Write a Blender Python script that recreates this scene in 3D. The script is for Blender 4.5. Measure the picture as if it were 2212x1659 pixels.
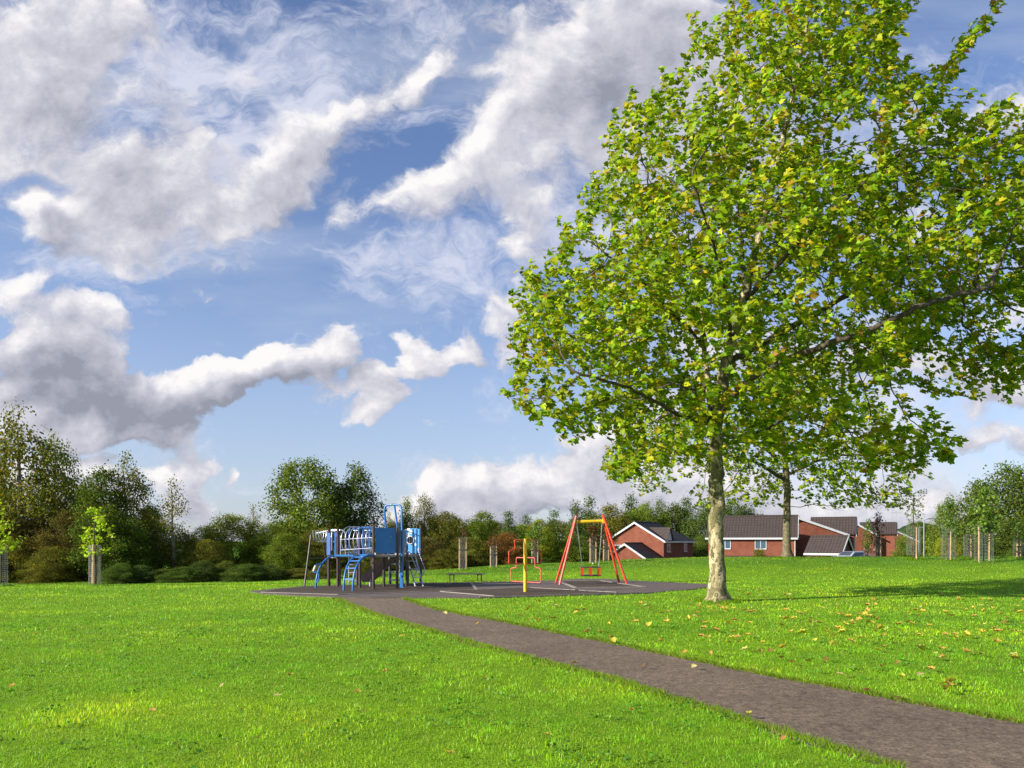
import bpy, bmesh, math, random
import numpy as np
from mathutils import Vector, Matrix, noise
rnd = random.Random(7); RS = np.random.RandomState(11)
S = bpy.context.scene; COL = S.collection
for o in list(bpy.data.objects): bpy.data.objects.remove(o)

# ------------------------------------------------------------------ camera
F = 1671.0; CX = 1106.0; HZ = 1168.0; EYE = 1.6      # focal length, centre and horizon on a 2212 px wide frame
cam = bpy.data.cameras.new('camera'); camo = bpy.data.objects.new('camera', cam); COL.objects.link(camo)
camo.location = (0, 0, EYE); camo.rotation_euler = (math.pi/2, 0, 0)
cam.sensor_width = 36; cam.lens = 36*F/2212; cam.shift_y = (HZ-829.5)/2212
cam.clip_start = .1; cam.clip_end = 6000
S.camera = camo
# ------------------------------------------------------------------ light
SUN_EL = math.radians(23); SUN_AZ = math.radians(247)   # azimuth clockwise from +Y
sv = Vector((math.sin(SUN_AZ)*math.cos(SUN_EL), math.cos(SUN_AZ)*math.cos(SUN_EL), math.sin(SUN_EL)))
sl = bpy.data.lights.new('sun', 'SUN'); sl.energy = 5.0; sl.angle = math.radians(.6); sl.color = (1, .94, .83)
so = bpy.data.objects.new('sun', sl); COL.objects.link(so); so.rotation_euler = (-sv).to_track_quat('-Z', 'Y').to_euler()
so.location = (-20, -10, 30)
S.view_settings.view_transform = 'Standard'; S.view_settings.look = 'None'; S.view_settings.gamma = 1
S.view_settings.exposure = 0.85
S.render.engine = 'CYCLES'
S.cycles.max_bounces = 8; S.cycles.diffuse_bounces = 3; S.cycles.transmission_bounces = 6; S.cycles.transparent_max_bounces = 8

# ------------------------------------------------------------------ world: nishita sky + procedural clouds by direction
W = bpy.data.worlds.new('World'); S.world = W; W.use_nodes = True
W.cycles.sampling_method = 'MANUAL'; W.cycles.sample_map_resolution = 512
class NT:
    def __init__(s, tree): s.t = tree; s.n = tree.nodes; s.l = tree.links
    def new(s, typ, **k):
        n = s.n.new(typ)
        for a, v in k.items(): setattr(n, a, v)
        return n
    def set(s, sock, v):
        if isinstance(v, bpy.types.NodeSocket): s.l.new(v, sock)
        else: sock.default_value = v
    def math(s, op, a, b=0.0, c=0.0, clamp=False):
        n = s.n.new('ShaderNodeMath'); n.operation = op; n.use_clamp = clamp
        for i, v in enumerate((a, b, c)): s.set(n.inputs[i], v)
        return n.outputs[0]
    def vmath(s, op, a, b=(0, 0, 0), sc=None):
        n = s.n.new('ShaderNodeVectorMath'); n.operation = op
        s.set(n.inputs[0], a); s.set(n.inputs[1], b)
        if sc is not None: s.set(n.inputs[3], sc)
        return n.outputs[0]
    def mix(s, f, a, b, blend='MIX'):
        n = s.n.new('ShaderNodeMix'); n.data_type = 'RGBA'; n.blend_type = blend
        s.set(n.inputs[0], f); s.set(n.inputs[6], a); s.set(n.inputs[7], b)
        return n.outputs[2]
    def noise(s, v, scale, detail=3, rough=.5, out=0, lac=2.0):
        n = s.n.new('ShaderNodeTexNoise')
        if v is not None: s.set(n.inputs['Vector'], v)
        n.inputs['Scale'].default_value = scale; n.inputs['Detail'].default_value = detail; n.inputs['Roughness'].default_value = rough
        n.inputs['Lacunarity'].default_value = lac
        return n.outputs[out]
    def ramp(s, f, stops, interp='LINEAR'):
        n = s.n.new('ShaderNodeValToRGB'); s.set(n.inputs[0], f); cr = n.color_ramp; cr.interpolation = interp
        while len(cr.elements) < len(stops): cr.elements.new(.5)
        for e, (p, c) in zip(cr.elements, stops): e.position = p; e.color = (*c, 1) if len(c) == 3 else c
        return n.outputs[0]
    def smooth(s, x, lo, hi):
        n = s.n.new('ShaderNodeMapRange'); n.interpolation_type = 'SMOOTHSTEP'
        s.set(n.inputs[0], x); n.inputs[1].default_value = lo; n.inputs[2].default_value = hi
        return n.outputs[0]

# cumulus banks: direction of the centre, half sizes, tilt in degrees, weight
CLOUDS = [(70,120,260,190,0,1.0),(60,330,230,160,0,.9),(270,390,240,130,8,.95),(430,290,150,140,0,.5),(150,500,170,110,0,.75),
 (330,500,190,80,5,.75),(440,440,150,70,15,.95),(560,400,160,85,28,1.0),(680,290,140,85,34,.95),(800,215,140,55,28,.75),(930,160,80,50,25,.8),
 (540,120,90,150,-25,.42),(260,60,200,90,0,.6),
 (1320,60,260,150,10,1.1),(1130,240,150,130,35,1.0),(1010,340,200,70,30,.8),(1250,350,200,120,0,.85),(830,425,150,60,22,.5),(720,485,80,55,20,.42),
 (1140,450,90,110,10,.85),(1110,560,60,80,20,.5),(1500,180,300,260,0,.95),(1090,660,60,60,30,.7),(1120,770,80,60,30,.7),(1010,30,200,80,0,.42),(1400,500,240,130,0,.5),
 (60,625,170,70,-12,.85),(250,680,110,50,-15,.8),(130,775,180,80,-8,1.1),(330,850,220,65,5,1.0),(90,890,220,70,0,1.0),(250,925,230,45,0,1.0),(500,835,130,45,8,.95),
 (640,800,110,50,10,1.0),(725,750,55,55,0,.95),(600,765,50,45,0,.8),(790,825,150,45,22,.85),(880,750,50,60,25,.95),(930,800,80,45,25,.8),(1000,760,50,50,30,.7),(810,885,90,28,20,.75),
 (370,1010,60,70,20,.95),(425,1070,80,50,0,.8),(170,1010,210,60,0,.85),(430,985,50,25,0,.5),(495,1005,28,40,20,.55),(60,1080,220,80,0,.9),
 (950,1085,120,70,20,.95),(1060,1060,140,75,10,1.0),(1180,1060,170,75,5,.95),(1320,1050,170,70,0,.95),(1290,970,80,50,20,.85),(1430,900,110,80,0,.8),(1480,1060,220,80,0,.8),
 (2200,230,150,80,10,.95),(2250,560,170,160,0,.8),(2230,830,150,60,-10,.9),(2230,960,170,45,5,.8),(1700,1080,350,60,0,.6),(2050,1120,300,60,0,.6),(1900,480,260,160,0,.55),(2050,780,220,110,0,.5),
 (1750,820,260,130,0,.45),(1580,700,180,120,0,.45)]
GREYS = [(130,790,170,85,0,1.0),(230,880,280,60,-3,.9),(400,880,180,50,5,.6),(640,830,170,45,12,.75),(330,330,130,120,0,.35),(160,250,200,120,0,.22),(650,360,150,45,30,.42),(130,540,130,40,0,.4),
 (1290,200,190,120,20,.38),(1130,1105,260,35,0,.4),(2230,980,190,35,0,.8),(420,1090,60,20,0,.3),(1480,150,200,180,0,.32),(830,930,80,20,15,.0),(250,960,240,30,0,.5)]
def blobs(nt, vec, lst):
    tot = None
    for cx_, cy_, rx, ry, rot, w in lst:
        m = nt.new('ShaderNodeMapping', vector_type='TEXTURE'); nt.l.new(vec, m.inputs['Vector'])
        m.inputs['Location'].default_value = ((cx_-CX)/F, (HZ-cy_)/F, 0)
        m.inputs['Rotation'].default_value = (0, 0, math.radians(rot))
        m.inputs['Scale'].default_value = (rx*1.2/F, ry*1.2/F, 1)
        g = nt.new('ShaderNodeTexGradient', gradient_type='SPHERICAL'); nt.l.new(m.outputs[0], g.inputs[0])
        tot = nt.math('MULTIPLY_ADD', g.outputs['Fac'], w, tot if tot is not None else 0.0)
    return tot
cg = bpy.data.node_groups.new('cloud_density', 'ShaderNodeTree')
cg.interface.new_socket('P', in_out='INPUT', socket_type='NodeSocketVector')
cg.interface.new_socket('D', in_out='OUTPUT', socket_type='NodeSocketFloat')
g = NT(cg); gi = g.new('NodeGroupInput'); go = g.new('NodeGroupOutput')
P = gi.outputs[0]
wv = g.vmath('SCALE', g.vmath('SUBTRACT', g.noise(P, 7, 3, .55, 1), (.5, .5, .5)), sc=.11)
wv2 = g.vmath('SCALE', g.vmath('SUBTRACT', g.noise(P, 30, 3, .6, 1), (.5, .5, .5)), sc=.024)
PW = g.vmath('MULTIPLY', g.vmath('ADD', g.vmath('ADD', P, wv), wv2), (1, 1, 0))
sm = blobs(g, PW, CLOUDS)
HOLES = [(480,240,80,70,0,-1.1),(90,385,90,36,0,-1.3),(430,110,90,70,-30,-.8),(620,110,110,120,20,-.7),(25,470,80,60,0,-.9),(400,690,180,70,-20,-.9),(250,130,60,30,30,-.5),(470,380,50,50,0,-.8),(1000,250,70,90,30,-.5),(880,340,110,40,30,-.5),(1080,640,70,60,0,-.4),(2080,60,150,70,0,-1.2),(560,930,130,70,0,-1.2),(330,960,60,40,0,-.6),(150,620,40,30,0,-.3),(960,520,150,70,0,-.5),(760,620,220,70,0,-.6)]
HOLES += [(350,725,80,36,0,-.8),(20,560,90,30,0,-.7),(190,590,90,30,-15,-.6),(820,760,40,50,0,-.25),(560,905,180,40,10,-.4),(1000,850,90,50,20,-.5)]
sm = g.math('ADD', g.math('MINIMUM', sm, 1.15), blobs(g, PW, HOLES))
sm = g.math('MINIMUM', sm, .92)
rot = g.new('ShaderNodeMapping'); g.l.new(PW, rot.inputs[0]); rot.inputs['Rotation'].default_value = (0, 0, math.radians(-30)); rot.inputs['Scale'].default_value = (.75, 1.3, 1)
f1 = g.noise(rot.outputs[0], 7, 10, .62)
f2 = g.noise(PW, 24, 8, .66)
ff = g.math('MULTIPLY_ADD', g.math('SUBTRACT', f2, .5), 1.8, g.math('MULTIPLY', g.math('SUBTRACT', f1, .5), 4.3))
d = g.math('MULTIPLY_ADD', sm, 1.85, ff)
g.l.new(g.math('SUBTRACT', d, .36), go.inputs[0])

w = NT(W.node_tree); w.n.clear()
wo = w.new('ShaderNodeOutputWorld'); bg = w.new('ShaderNodeBackground'); w.l.new(bg.outputs[0], wo.inputs[0])
bg.inputs['Strength'].default_value = .1
sky = w.new('ShaderNodeTexSky', sky_type='NISHITA'); sky.sun_disc = False
sky.sun_elevation = SUN_EL; sky.sun_rotation = SUN_AZ; sky.air_density = 1.0; sky.dust_density = .6; sky.ozone_density = 1.6; sky.altitude = 50
tc = w.new('ShaderNodeTexCoord'); sx = w.new('ShaderNodeSeparateXYZ'); w.l.new(tc.outputs['Generated'], sx.inputs[0])
ym = w.math('MAXIMUM', sx.outputs[1], .15)
cb = w.new('ShaderNodeCombineXYZ'); w.l.new(w.math('DIVIDE', sx.outputs[0], ym), cb.inputs[0]); w.l.new(w.math('DIVIDE', sx.outputs[2], ym), cb.inputs[1])
Pw = cb.outputs[0]
def cd(vec):
    n = w.new('ShaderNodeGroup'); n.node_tree = cg; w.l.new(vec, n.inputs[0]); return n.outputs[0]
dA = cd(Pw); dB = cd(w.vmath('ADD', Pw, (-.016, .02, 0)))
cover = w.mix(w.smooth(w.math('DIVIDE', sx.outputs[2], ym), .20, .42), w.smooth(dA, -.06, .5), w.smooth(dA, -.2, 1.0))
rel = w.math('SUBTRACT', dA, dB)
wvG = w.vmath('SCALE', w.vmath('SUBTRACT', w.noise(Pw, 8, 4, .6, 1), (.5, .5, .5)), sc=.1)
grey = blobs(w, w.vmath('MULTIPLY', w.vmath('ADD', Pw, wvG), (1, 1, 0)), GREYS)
fn = w.noise(Pw, 13, 6, .6)
lit = w.math('ADD', w.math('MULTIPLY', rel, .30), .62)
lit = w.math('MULTIPLY_ADD', w.math('SUBTRACT', fn, .5), 1.1, lit)
lit = w.math('MULTIPLY_ADD', w.math('SUBTRACT', w.noise(Pw, 38, 4, .6), .5), .35, lit)
lit = w.math('SUBTRACT', lit, w.math('MULTIPLY', w.math('MINIMUM', grey, .85), .62))
lit = w.math('SUBTRACT', lit, w.math('MULTIPLY', w.smooth(dA, .8, 1.9), .10))
ccol = w.ramp(lit, [(0, (1.75, 1.85, 2.25)), (.3, (2.65, 2.7, 3.15)), (.62, (3.65, 3.65, 4.1)), (1, (5.5, 5.35, 5.35))])
# blue: nishita, cooled, with thin cirrus veils
skc = w.mix(1.0, sky.outputs[0], (.78, .80, .97, 1), 'MULTIPLY')
el = sx.outputs[2]
cm = w.new('ShaderNodeMapping'); w.l.new(Pw, cm.inputs[0]); cm.inputs['Rotation'].default_value = (0, 0, math.radians(-38)); cm.inputs['Scale'].default_value = (1.1, 5, 1)
veil = w.math('MULTIPLY', w.smooth(w.noise(cm.outputs[0], 1.8, 5, .55), .38, .72), .5)
low = w.math('MULTIPLY', w.smooth(el, .42, .02), .50)
skc2 = w.mix(w.math('MAXIMUM', veil, low), skc, (2.9, 3.35, 4.3, 1))
# wispy broken veils spreading out from the banks
WISPS = [(330,200,420,300,0,.9),(480,300,250,220,-30,.7),(560,130,160,240,-30,.7),(900,120,300,180,20,.7),(1150,430,320,200,25,.8),(1000,640,330,190,0,.62),(700,640,260,110,15,.5),(450,130,260,200,-20,.5),(950,950,350,120,-10,.35),(200,560,340,150,0,.8),(1500,300,500,420,0,.8),(2100,350,260,260,0,.6),(2100,900,330,220,0,.9),(1350,1050,600,120,0,.8),(300,1050,430,150,0,.9),(1700,1000,500,170,0,.8),(860,560,300,80,20,.3)]
sw_ = w.math('MINIMUM', blobs(w, Pw, WISPS), .8)
wr = w.new('ShaderNodeMapping'); w.l.new(w.vmath('ADD', Pw, w.vmath('SCALE', w.vmath('SUBTRACT', w.noise(Pw, 5, 4, .6, 1), (.5, .5, .5)), sc=.22)), wr.inputs[0]); wr.inputs['Rotation'].default_value = (0, 0, math.radians(-52)); wr.inputs['Scale'].default_value = (.6, 1.7, 1)
wf = w.noise(wr.outputs[0], 8, 9, .66)
wc = w.smooth(w.math('MULTIPLY_ADD', w.math('SUBTRACT', wf, .5), 3.4, sw_), .32, 1.25)
skc2 = w.mix(w.math('MULTIPLY', wc, .8), skc2, (4.3, 4.4, 5.1, 1))
fin = w.mix(cover, skc2, ccol)
w.l.new(fin, bg.inputs['Color'])

# ------------------------------------------------------------------ helpers
def tag(o, label=None, cat=None, group=None, kind=None):
    if label: o['label'] = label
    if cat: o['category'] = cat
    if group: o['group'] = group
    if kind: o['kind'] = kind
    return o
def empty(name, loc, label=None, cat=None, group=None, rz=0):
    o = bpy.data.objects.new(name, None); COL.objects.link(o); o.location = loc; o.rotation_euler = (0, 0, rz); o.empty_display_size = .2
    return tag(o, label, cat, group)
def child(name, mesh, par, mat=None):
    o = bpy.data.objects.new(name, mesh); COL.objects.link(o)
    if par: o.parent = par
    return o
def copy_tree(o, par=None):
    c = o.copy(); COL.objects.link(c)
    if par: c.parent = par
    for ch in list(o.children): copy_tree(ch, c)
    return c
def fast_mesh(name, V, Fc, tint=None, mat=None, smooth=False):
    V = np.asarray(V, np.float32).reshape(-1, 3); Fc = np.asarray(Fc, np.int32); k = Fc.shape[1]
    me = bpy.data.meshes.new(name); me.vertices.add(len(V)); me.vertices.foreach_set('co', V.ravel())
    me.loops.add(Fc.size); me.loops.foreach_set('vertex_index', Fc.ravel())
    me.polygons.add(len(Fc)); me.polygons.foreach_set('loop_start', np.arange(len(Fc), dtype=np.int32)*k)
    me.polygons.foreach_set('loop_total', np.full(len(Fc), k, np.int32))
    if smooth: me.polygons.foreach_set('use_smooth', np.ones(len(Fc), bool))
    me.update(calc_edges=True)
    if tint is not None:
        a = me.color_attributes.new('tint', 'FLOAT_COLOR', 'POINT')
        c = np.ones((len(V), 4), np.float32); c[:, :3] = tint; a.data.foreach_set('color', c.ravel())
    if mat: me.materials.append(mat)
    return me
class MB:
    """collects tubes, boxes and plates and builds them as one mesh"""
    def __init__(s): s.v = []; s.f = []; s.sm = []
    def add(s, vs, fs, smooth=False):
        b = len(s.v); s.v += [tuple(v) for v in vs]
        for f in fs: s.f.append([i+b for i in f]); s.sm.append(smooth)
        return s
    def tube(s, pts, r, sides=8, closed=False, cap=True):
        pts = [Vector(p) for p in pts]; n = len(pts)
        rs = r if isinstance(r, (list, tuple)) else [r]*n
        tang = []
        for i in range(n):
            if closed: t = (pts[(i+1) % n]-pts[i-1])
            else: t = pts[min(i+1, n-1)]-pts[max(i-1, 0)]
            tang.append(t.normalized() if t.length > 1e-9 else Vector((0, 0, 1)))
        up = Vector((0, 0, 1)) if abs(tang[0].z) < .9 else Vector((1, 0, 0))
        nrm = (up-tang[0]*up.dot(tang[0])).normalized(); vs = []
        for i in range(n):
            nrm = nrm-tang[i]*nrm.dot(tang[i])
            nrm = nrm.normalized() if nrm.length > 1e-6 else tang[i].orthogonal().normalized()
            b = tang[i].cross(nrm)
            for k in range(sides):
                a = 2*math.pi*k/sides; vs.append(pts[i]+(nrm*math.cos(a)+b*math.sin(a))*rs[i])
        fs = []
        for i in range(n if closed else n-1):
            j = (i+1) % n
            for k in range(sides): k2 = (k+1) % sides; fs.append([i*sides+k, i*sides+k2, j*sides+k2, j*sides+k])
        s.add(vs, fs, True)
        if cap and not closed:
            s.add([vs[k] for k in range(sides)][::-1], [list(range(sides))]); s.add([vs[(n-1)*sides+k] for k in range(sides)], [list(range(sides))])
        return s
    def box(s, c, size, rz=0, ax=None):
        hx, hy, hz = size[0]/2, size[1]/2, size[2]/2; c = Vector(c); M = Matrix.Rotation(rz, 3, 'Z') if ax is None else ax
        vs = [c+M@Vector((x, y, z)) for z in (-hz, hz) for x, y in ((-hx, -hy), (hx, -hy), (hx, hy), (-hx, hy))]
        return s.add(vs, [[3, 2, 1, 0], [4, 5, 6, 7], [0, 1, 5, 4], [1, 2, 6, 5], [2, 3, 7, 6], [3, 0, 4, 7]])
    def slab(s, quad, t):
        """a quad plate with thickness t along its normal (downwards side)"""
        q = [Vector(p) for p in quad]; n = (q[1]-q[0]).cross(q[2]-q[0]).normalized()*t; k = len(q)
        vs = q+[p-n for p in q]
        return s.add(vs, [list(range(k)), list(range(2*k-1, k-1, -1))]+[[i, i+k, (i+1) % k+k, (i+1) % k] for i in range(k)])
    def mesh(s, name, mat=None, org=(0, 0, 0)):
        me = bpy.data.meshes.new(name); o = Vector(org)
        me.from_pydata([tuple(Vector(v)-o) for v in s.v], [], s.f); me.polygons.foreach_set('use_smooth', s.sm)
        if mat: me.materials.append(mat)
        me.update(); return me
    def build(s, name, mat, par=None, bevel=0, label=None):
        org = (0, 0, 0)
        if par:
            p = par; org = Vector((0, 0, 0))
            while p: org = org+p.location; p = p.parent
        o = child(name, s.mesh(name, mat, org), par)
        if bevel:
            m = o.modifiers.new('bevel', 'BEVEL'); m.width = bevel; m.segments = 2; m.limit_method = 'ANGLE'
        if label: o['label'] = label
        return o
def lerp(a, b, t): return a+(b-a)*t
def rounded(pts, rad=.06, seg=4, closed=False):
    """round the corners of a polyline"""
    P_ = [Vector(p) for p in pts]; n = len(P_); out = []
    for i in range(n):
        if not closed and i in (0, n-1): out.append(P_[i]); continue
        a, b, c = P_[i-1], P_[i], P_[(i+1) % n]
        la, lc = (a-b).length, (c-b).length; r = min(rad, la*.45, lc*.45)
        p0 = b+(a-b).normalized()*r; p1 = b+(c-b).normalized()*r
        for k in range(seg+1):
            t = k/seg; out.append(p0*(1-t)**2+b*2*t*(1-t)+p1*t*t)
    return out
def sstep(x, a, b):
    t = np.clip((x-a)/(b-a), 0, 1); return t*t*(3-2*t)

# ------------------------------------------------------------------ terrain shape
TU = [-1.2, -.66, -.3, -.11, -.06, .056, .146, .236, .66, 1.2]
TZ = [-.75, -.60, -.31, -.0, .12, .37, .58, .71, .76, .8]
def gz(x, y):
    x = np.asarray(x, float); y = np.asarray(y, float)
    u = x/np.maximum(y, 8); c = np.interp(u, TU, TZ)
    z = c*sstep(y, 30.0, 39.0)*(c > 0) + c*sstep(y, 26, 38)*(c <= 0)
    wgt = sstep(u, -.02, .16)
    z = z + (-3.3-z)*sstep(y, 40.5, 78)*wgt + (-1.4-z)*sstep(y, 60, 130)*(1-wgt)
    return z
def gzf(x, y): return float(gz(x, y))
def at(xv, yv, d): return Vector(((xv-CX)/F*d, d, EYE-(yv-HZ)/F*d))
def hit(xv, yv, dmax=39.5):
    """where the ray through a frame point meets the ground"""
    for d in np.arange(4, dmax, .1):
        p = at(xv, yv, d)
        if p.z <= gzf(p.x, d): return Vector((p.x, d, gzf(p.x, d)))
    p = at(xv, yv, dmax); return Vector((p.x, dmax, gzf(p.x, dmax)))
def flat(xv, yv):
    d = F*EYE/(yv-HZ); return ((xv-CX)/F*d, d)

# ------------------------------------------------------------------ materials
def mat(name, fn=None, col=(.5, .5, .5), rough=.6, metal=0, spec=.5, coat=0):
    m = bpy.data.materials.new(name); m.use_nodes = True; nt = NT(m.node_tree); b = m.node_tree.nodes['Principled BSDF']
    b.inputs['Base Color'].default_value = (*col, 1); b.inputs['Roughness'].default_value = rough; b.inputs['Metallic'].default_value = metal
    b.inputs['Specular IOR Level'].default_value = spec; b.inputs['Coat Weight'].default_value = coat
    tcn = nt.new('ShaderNodeTexCoord'); nt.obj = tcn.outputs['Object']; nt.b = b
    nt.pos = nt.new('ShaderNodeNewGeometry').outputs['Position']
    def bump(h, st=.3, dist=.02):
        bn = nt.new('ShaderNodeBump'); bn.inputs['Strength'].default_value = st; bn.inputs['Distance'].default_value = dist
        nt.l.new(h, bn.inputs['Height']); nt.l.new(bn.outputs[0], b.inputs['Normal'])
    nt.bump = bump
    if fn: fn(nt)
    return m
def varied(c1, c2, scale=6, detail=5, bump=.15, dist=.01, lo=.3, hi=.7):
    def fn(nt):
        f = nt.noise(nt.pos, scale, detail, .6)
        nt.l.new(nt.ramp(f, [(lo, c1), (hi, c2)]), nt.b.inputs['Base Color'])
        if bump: nt.bump(nt.noise(nt.pos, scale*3, 4, .6), bump, dist)
    return fn
def f_ground(nt):
    a = nt.noise(nt.pos, .35, 4, .6); b_ = nt.noise(nt.pos, 5, 5, .7); c = nt.noise(nt.pos, 40, 3, .7)
    m = nt.math('MULTIPLY_ADD', b_, .5, nt.math('MULTIPLY_ADD', a, .35, nt.math('MULTIPLY', c, .3)))
    sy = nt.new('ShaderNodeSeparateXYZ'); nt.l.new(nt.pos, sy.inputs[0])
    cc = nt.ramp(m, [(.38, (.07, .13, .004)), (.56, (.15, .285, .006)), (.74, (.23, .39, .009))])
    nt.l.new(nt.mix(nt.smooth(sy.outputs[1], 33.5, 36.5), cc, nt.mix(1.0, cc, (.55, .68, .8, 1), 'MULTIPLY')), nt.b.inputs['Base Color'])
    nt.bump(nt.math('ADD', b_, c), .6, .05)
M = {}
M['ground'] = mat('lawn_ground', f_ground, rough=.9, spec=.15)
def f_asphalt(base, dark, pale, fleck=.35):
    def fn(nt):
        big = nt.noise(nt.pos, .7, 5, .6); fine = nt.noise(nt.pos, 34, 6, .9); mid = nt.noise(nt.pos, 9, 5, .7)
        c = nt.ramp(nt.math('MULTIPLY_ADD', fine, .75, nt.math('MULTIPLY', mid, .25)), [(.38, dark), (.5, base), (.62, pale)])
        st = nt.smooth(nt.noise(nt.pos, 2.3, 5, .65), .60, .72)
        c = nt.mix(nt.math('MULTIPLY', st, fleck), c, (.30, .20, .14, 1))
        c = nt.mix(nt.math('MULTIPLY', nt.smooth(big, .35, .7), .3), c, (*dark, 1))
        crk = nt.new('ShaderNodeTexVoronoi', feature='DISTANCE_TO_EDGE'); nt.l.new(nt.vmath('ADD', nt.pos, nt.vmath('SCALE', nt.noise(nt.pos, 2, 4, .6, 1), sc=.7)), crk.inputs['Vector']); crk.inputs['Scale'].default_value = .55
        cf_ = nt.math('MULTIPLY', nt.smooth(crk.outputs['Distance'], .012, .002), nt.smooth(nt.noise(nt.pos, .9, 2), .5, .6))
        c = nt.mix(nt.math('MULTIPLY', cf_, .6), c, (*dark, 1))
        nt.l.new(c, nt.b.inputs['Base Color']); nt.bump(fine, .7, .01)
    return fn
M['path'] = mat('path_asphalt', f_asphalt((.165, .118, .080), (.046, .032, .022), (.40, .30, .20), .75), rough=.85, spec=.3)
M['asphalt'] = mat('playground_asphalt', f_asphalt((.125, .097, .086), (.055, .042, .038), (.23, .185, .165), .2), rough=.9, spec=.3)
M['wetpour'] = mat('rubber_pad', f_asphalt((.075, .056, .040), (.028, .021, .016), (.15, .115, .085), .15), rough=.95, spec=.2)
M['edging'] = mat('concrete_edging', varied((.17, .145, .125), (.30, .26, .22), 5), rough=.9)
def leafmat(name, trans=.4, rough=.5, spec=.35, mul=(1, 1, 1)):
    m = bpy.data.materials.new(name); m.use_nodes = True; nt = NT(m.node_tree); b = nt.n['Principled BSDF']; out = nt.n['Material Output']
    at_ = nt.new('ShaderNodeAttribute', attribute_name='tint'); oi = nt.new('ShaderNodeObjectInfo')
    c = nt.mix(1.0, at_.outputs['Color'], oi.outputs['Color'], 'MULTIPLY')
    nt.l.new(c, b.inputs['Base Color']); b.inputs['Roughness'].default_value = rough; b.inputs['Specular IOR Level'].default_value = spec
    tr = nt.new('ShaderNodeBsdfTranslucent'); nt.l.new(nt.mix(1.0, c, (*mul, 1), 'MULTIPLY'), tr.inputs[0])
    mx = nt.new('ShaderNodeMixShader'); mx.inputs[0].default_value = trans
    nt.l.new(b.outputs[0], mx.inputs[1]); nt.l.new(tr.outputs[0], mx.inputs[2]); nt.l.new(mx.outputs[0], out.inputs[0])
    return m
M['leaf'] = leafmat('tree_leaf', .42, .5, .22, (1.45, 1.4, .5))
M['farleaf'] = leafmat('woodland_leaf', .3, .7, .08, (1.3, 1.2, .5))
M['blade'] = leafmat('grass_blade', .35, .5, .35, (1.2, 1.15, .7))
M['dryleaf'] = leafmat('fallen_leaf', .2, .7, .2)
def f_plane_bark(nt):
    mp = nt.new('ShaderNodeMapping'); nt.l.new(nt.pos, mp.inputs[0]); mp.inputs['Scale'].default_value = (1, 1, .4)
    wv_ = nt.vmath('ADD', mp.outputs[0], nt.vmath('SCALE', nt.noise(nt.pos, 5, 4, .6, 1), sc=.25))
    v = nt.new('ShaderNodeTexVoronoi'); nt.l.new(wv_, v.inputs['Vector']); v.inputs['Scale'].default_value = 10
    cell = nt.new('ShaderNodeSeparateColor'); nt.l.new(v.outputs['Color'], cell.inputs[0])
    c = nt.ramp(cell.outputs[0], [(0, (.10, .085, .04)), (.2, (.17, .15, .07)), (.4, (.34, .28, .15)), (.62, (.46, .38, .23)), (.84, (.22, .17, .10)), (.94, (.12, .11, .05))], 'CONSTANT')
    n2 = nt.noise(wv_, 14, 6, .7)
    c = nt.mix(nt.smooth(n2, .50, .60), c, (.085, .085, .032, 1)); c = nt.mix(nt.smooth(nt.noise(wv_, 30, 5, .7), .56, .7), c, (.055, .045, .03, 1))
    nt.l.new(c, nt.b.inputs['Base Color']); nt.bump(nt.math('MULTIPLY_ADD', cell.outputs[0], .4, n2), .6, .03)
M['bark'] = mat('mottled_bark', f_plane_bark, rough=.8, spec=.25)
def f_bark(a, b_):
    def fn(nt):
        mp = nt.new('ShaderNodeMapping'); nt.l.new(nt.pos, mp.inputs[0]); mp.inputs['Scale'].default_value = (6, 6, 1.5)
        f = nt.noise(mp.outputs[0], 3, 5, .65); nt.l.new(nt.ramp(f, [(.35, a), (.65, b_)]), nt.b.inputs['Base Color']); nt.bump(f, .6, .03)
    return fn
M['darkbark'] = mat('dark_bark', f_bark((.035, .026, .018), (.11, .085, .06)), rough=.9)
M['birchbark'] = mat('birch_bark', f_bark((.08, .065, .05), (.38, .34, .29)), rough=.8)
M['stake'] = mat('pine_stake', f_bark((.33, .20, .10), (.55, .37, .20)), rough=.8)
M['wire'] = mat('galvanised_wire', None, (.34, .35, .35), .45, .7)
M['blue'] = mat('blue_paint', varied((.012, .12, .36), (.02, .16, .45), 8, bump=.05), rough=.35, coat=.3)
M['bluepanel'] = mat('blue_panel', varied((.035, .19, .52), (.05, .24, .62), 3, bump=.05), rough=.5)
M['navy'] = mat('dark_blue_panel', varied((.012, .075, .26), (.02, .10, .32), 4, bump=.05), rough=.5)
M['post'] = mat('dark_post', varied((.035, .020, .024), (.08, .05, .052), 8, bump=.05), rough=.4)
M['steel'] = mat('galvanised_steel', varied((.40, .42, .52), (.62, .63, .72), 12, bump=.05), rough=.32, metal=.6)
M['slide'] = mat('brown_slide', varied((.20, .13, .11), (.30, .21, .18), 5, bump=.05), rough=.45)
M['decking'] = mat('grey_deck', varied((.22, .19, .17), (.36, .32, .29), 9, bump=.1), rough=.7)
M['red'] = mat('red_paint', varied((.50, .030, .012), (.66, .075, .025), 7, bump=.05), rough=.35, coat=.3)
M['redfade'] = mat('faded_red_paint', varied((.52, .04, .025), (.62, .16, .11), 9, bump=.05), rough=.4, coat=.2)
M['yellow'] = mat('yellow_paint', varied((.62, .38, .012), (.80, .52, .02), 7, bump=.05), rough=.35, coat=.3)
M['rubber'] = mat('black_rubber', None, (.025, .025, .028), .7)
M['white'] = mat('white_plastic', varied((.44, .44, .46), (.56, .56, .56), 3, bump=0), rough=.45)
M['cream'] = mat('cream_plastic', None, (.75, .72, .55), .5)
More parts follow.
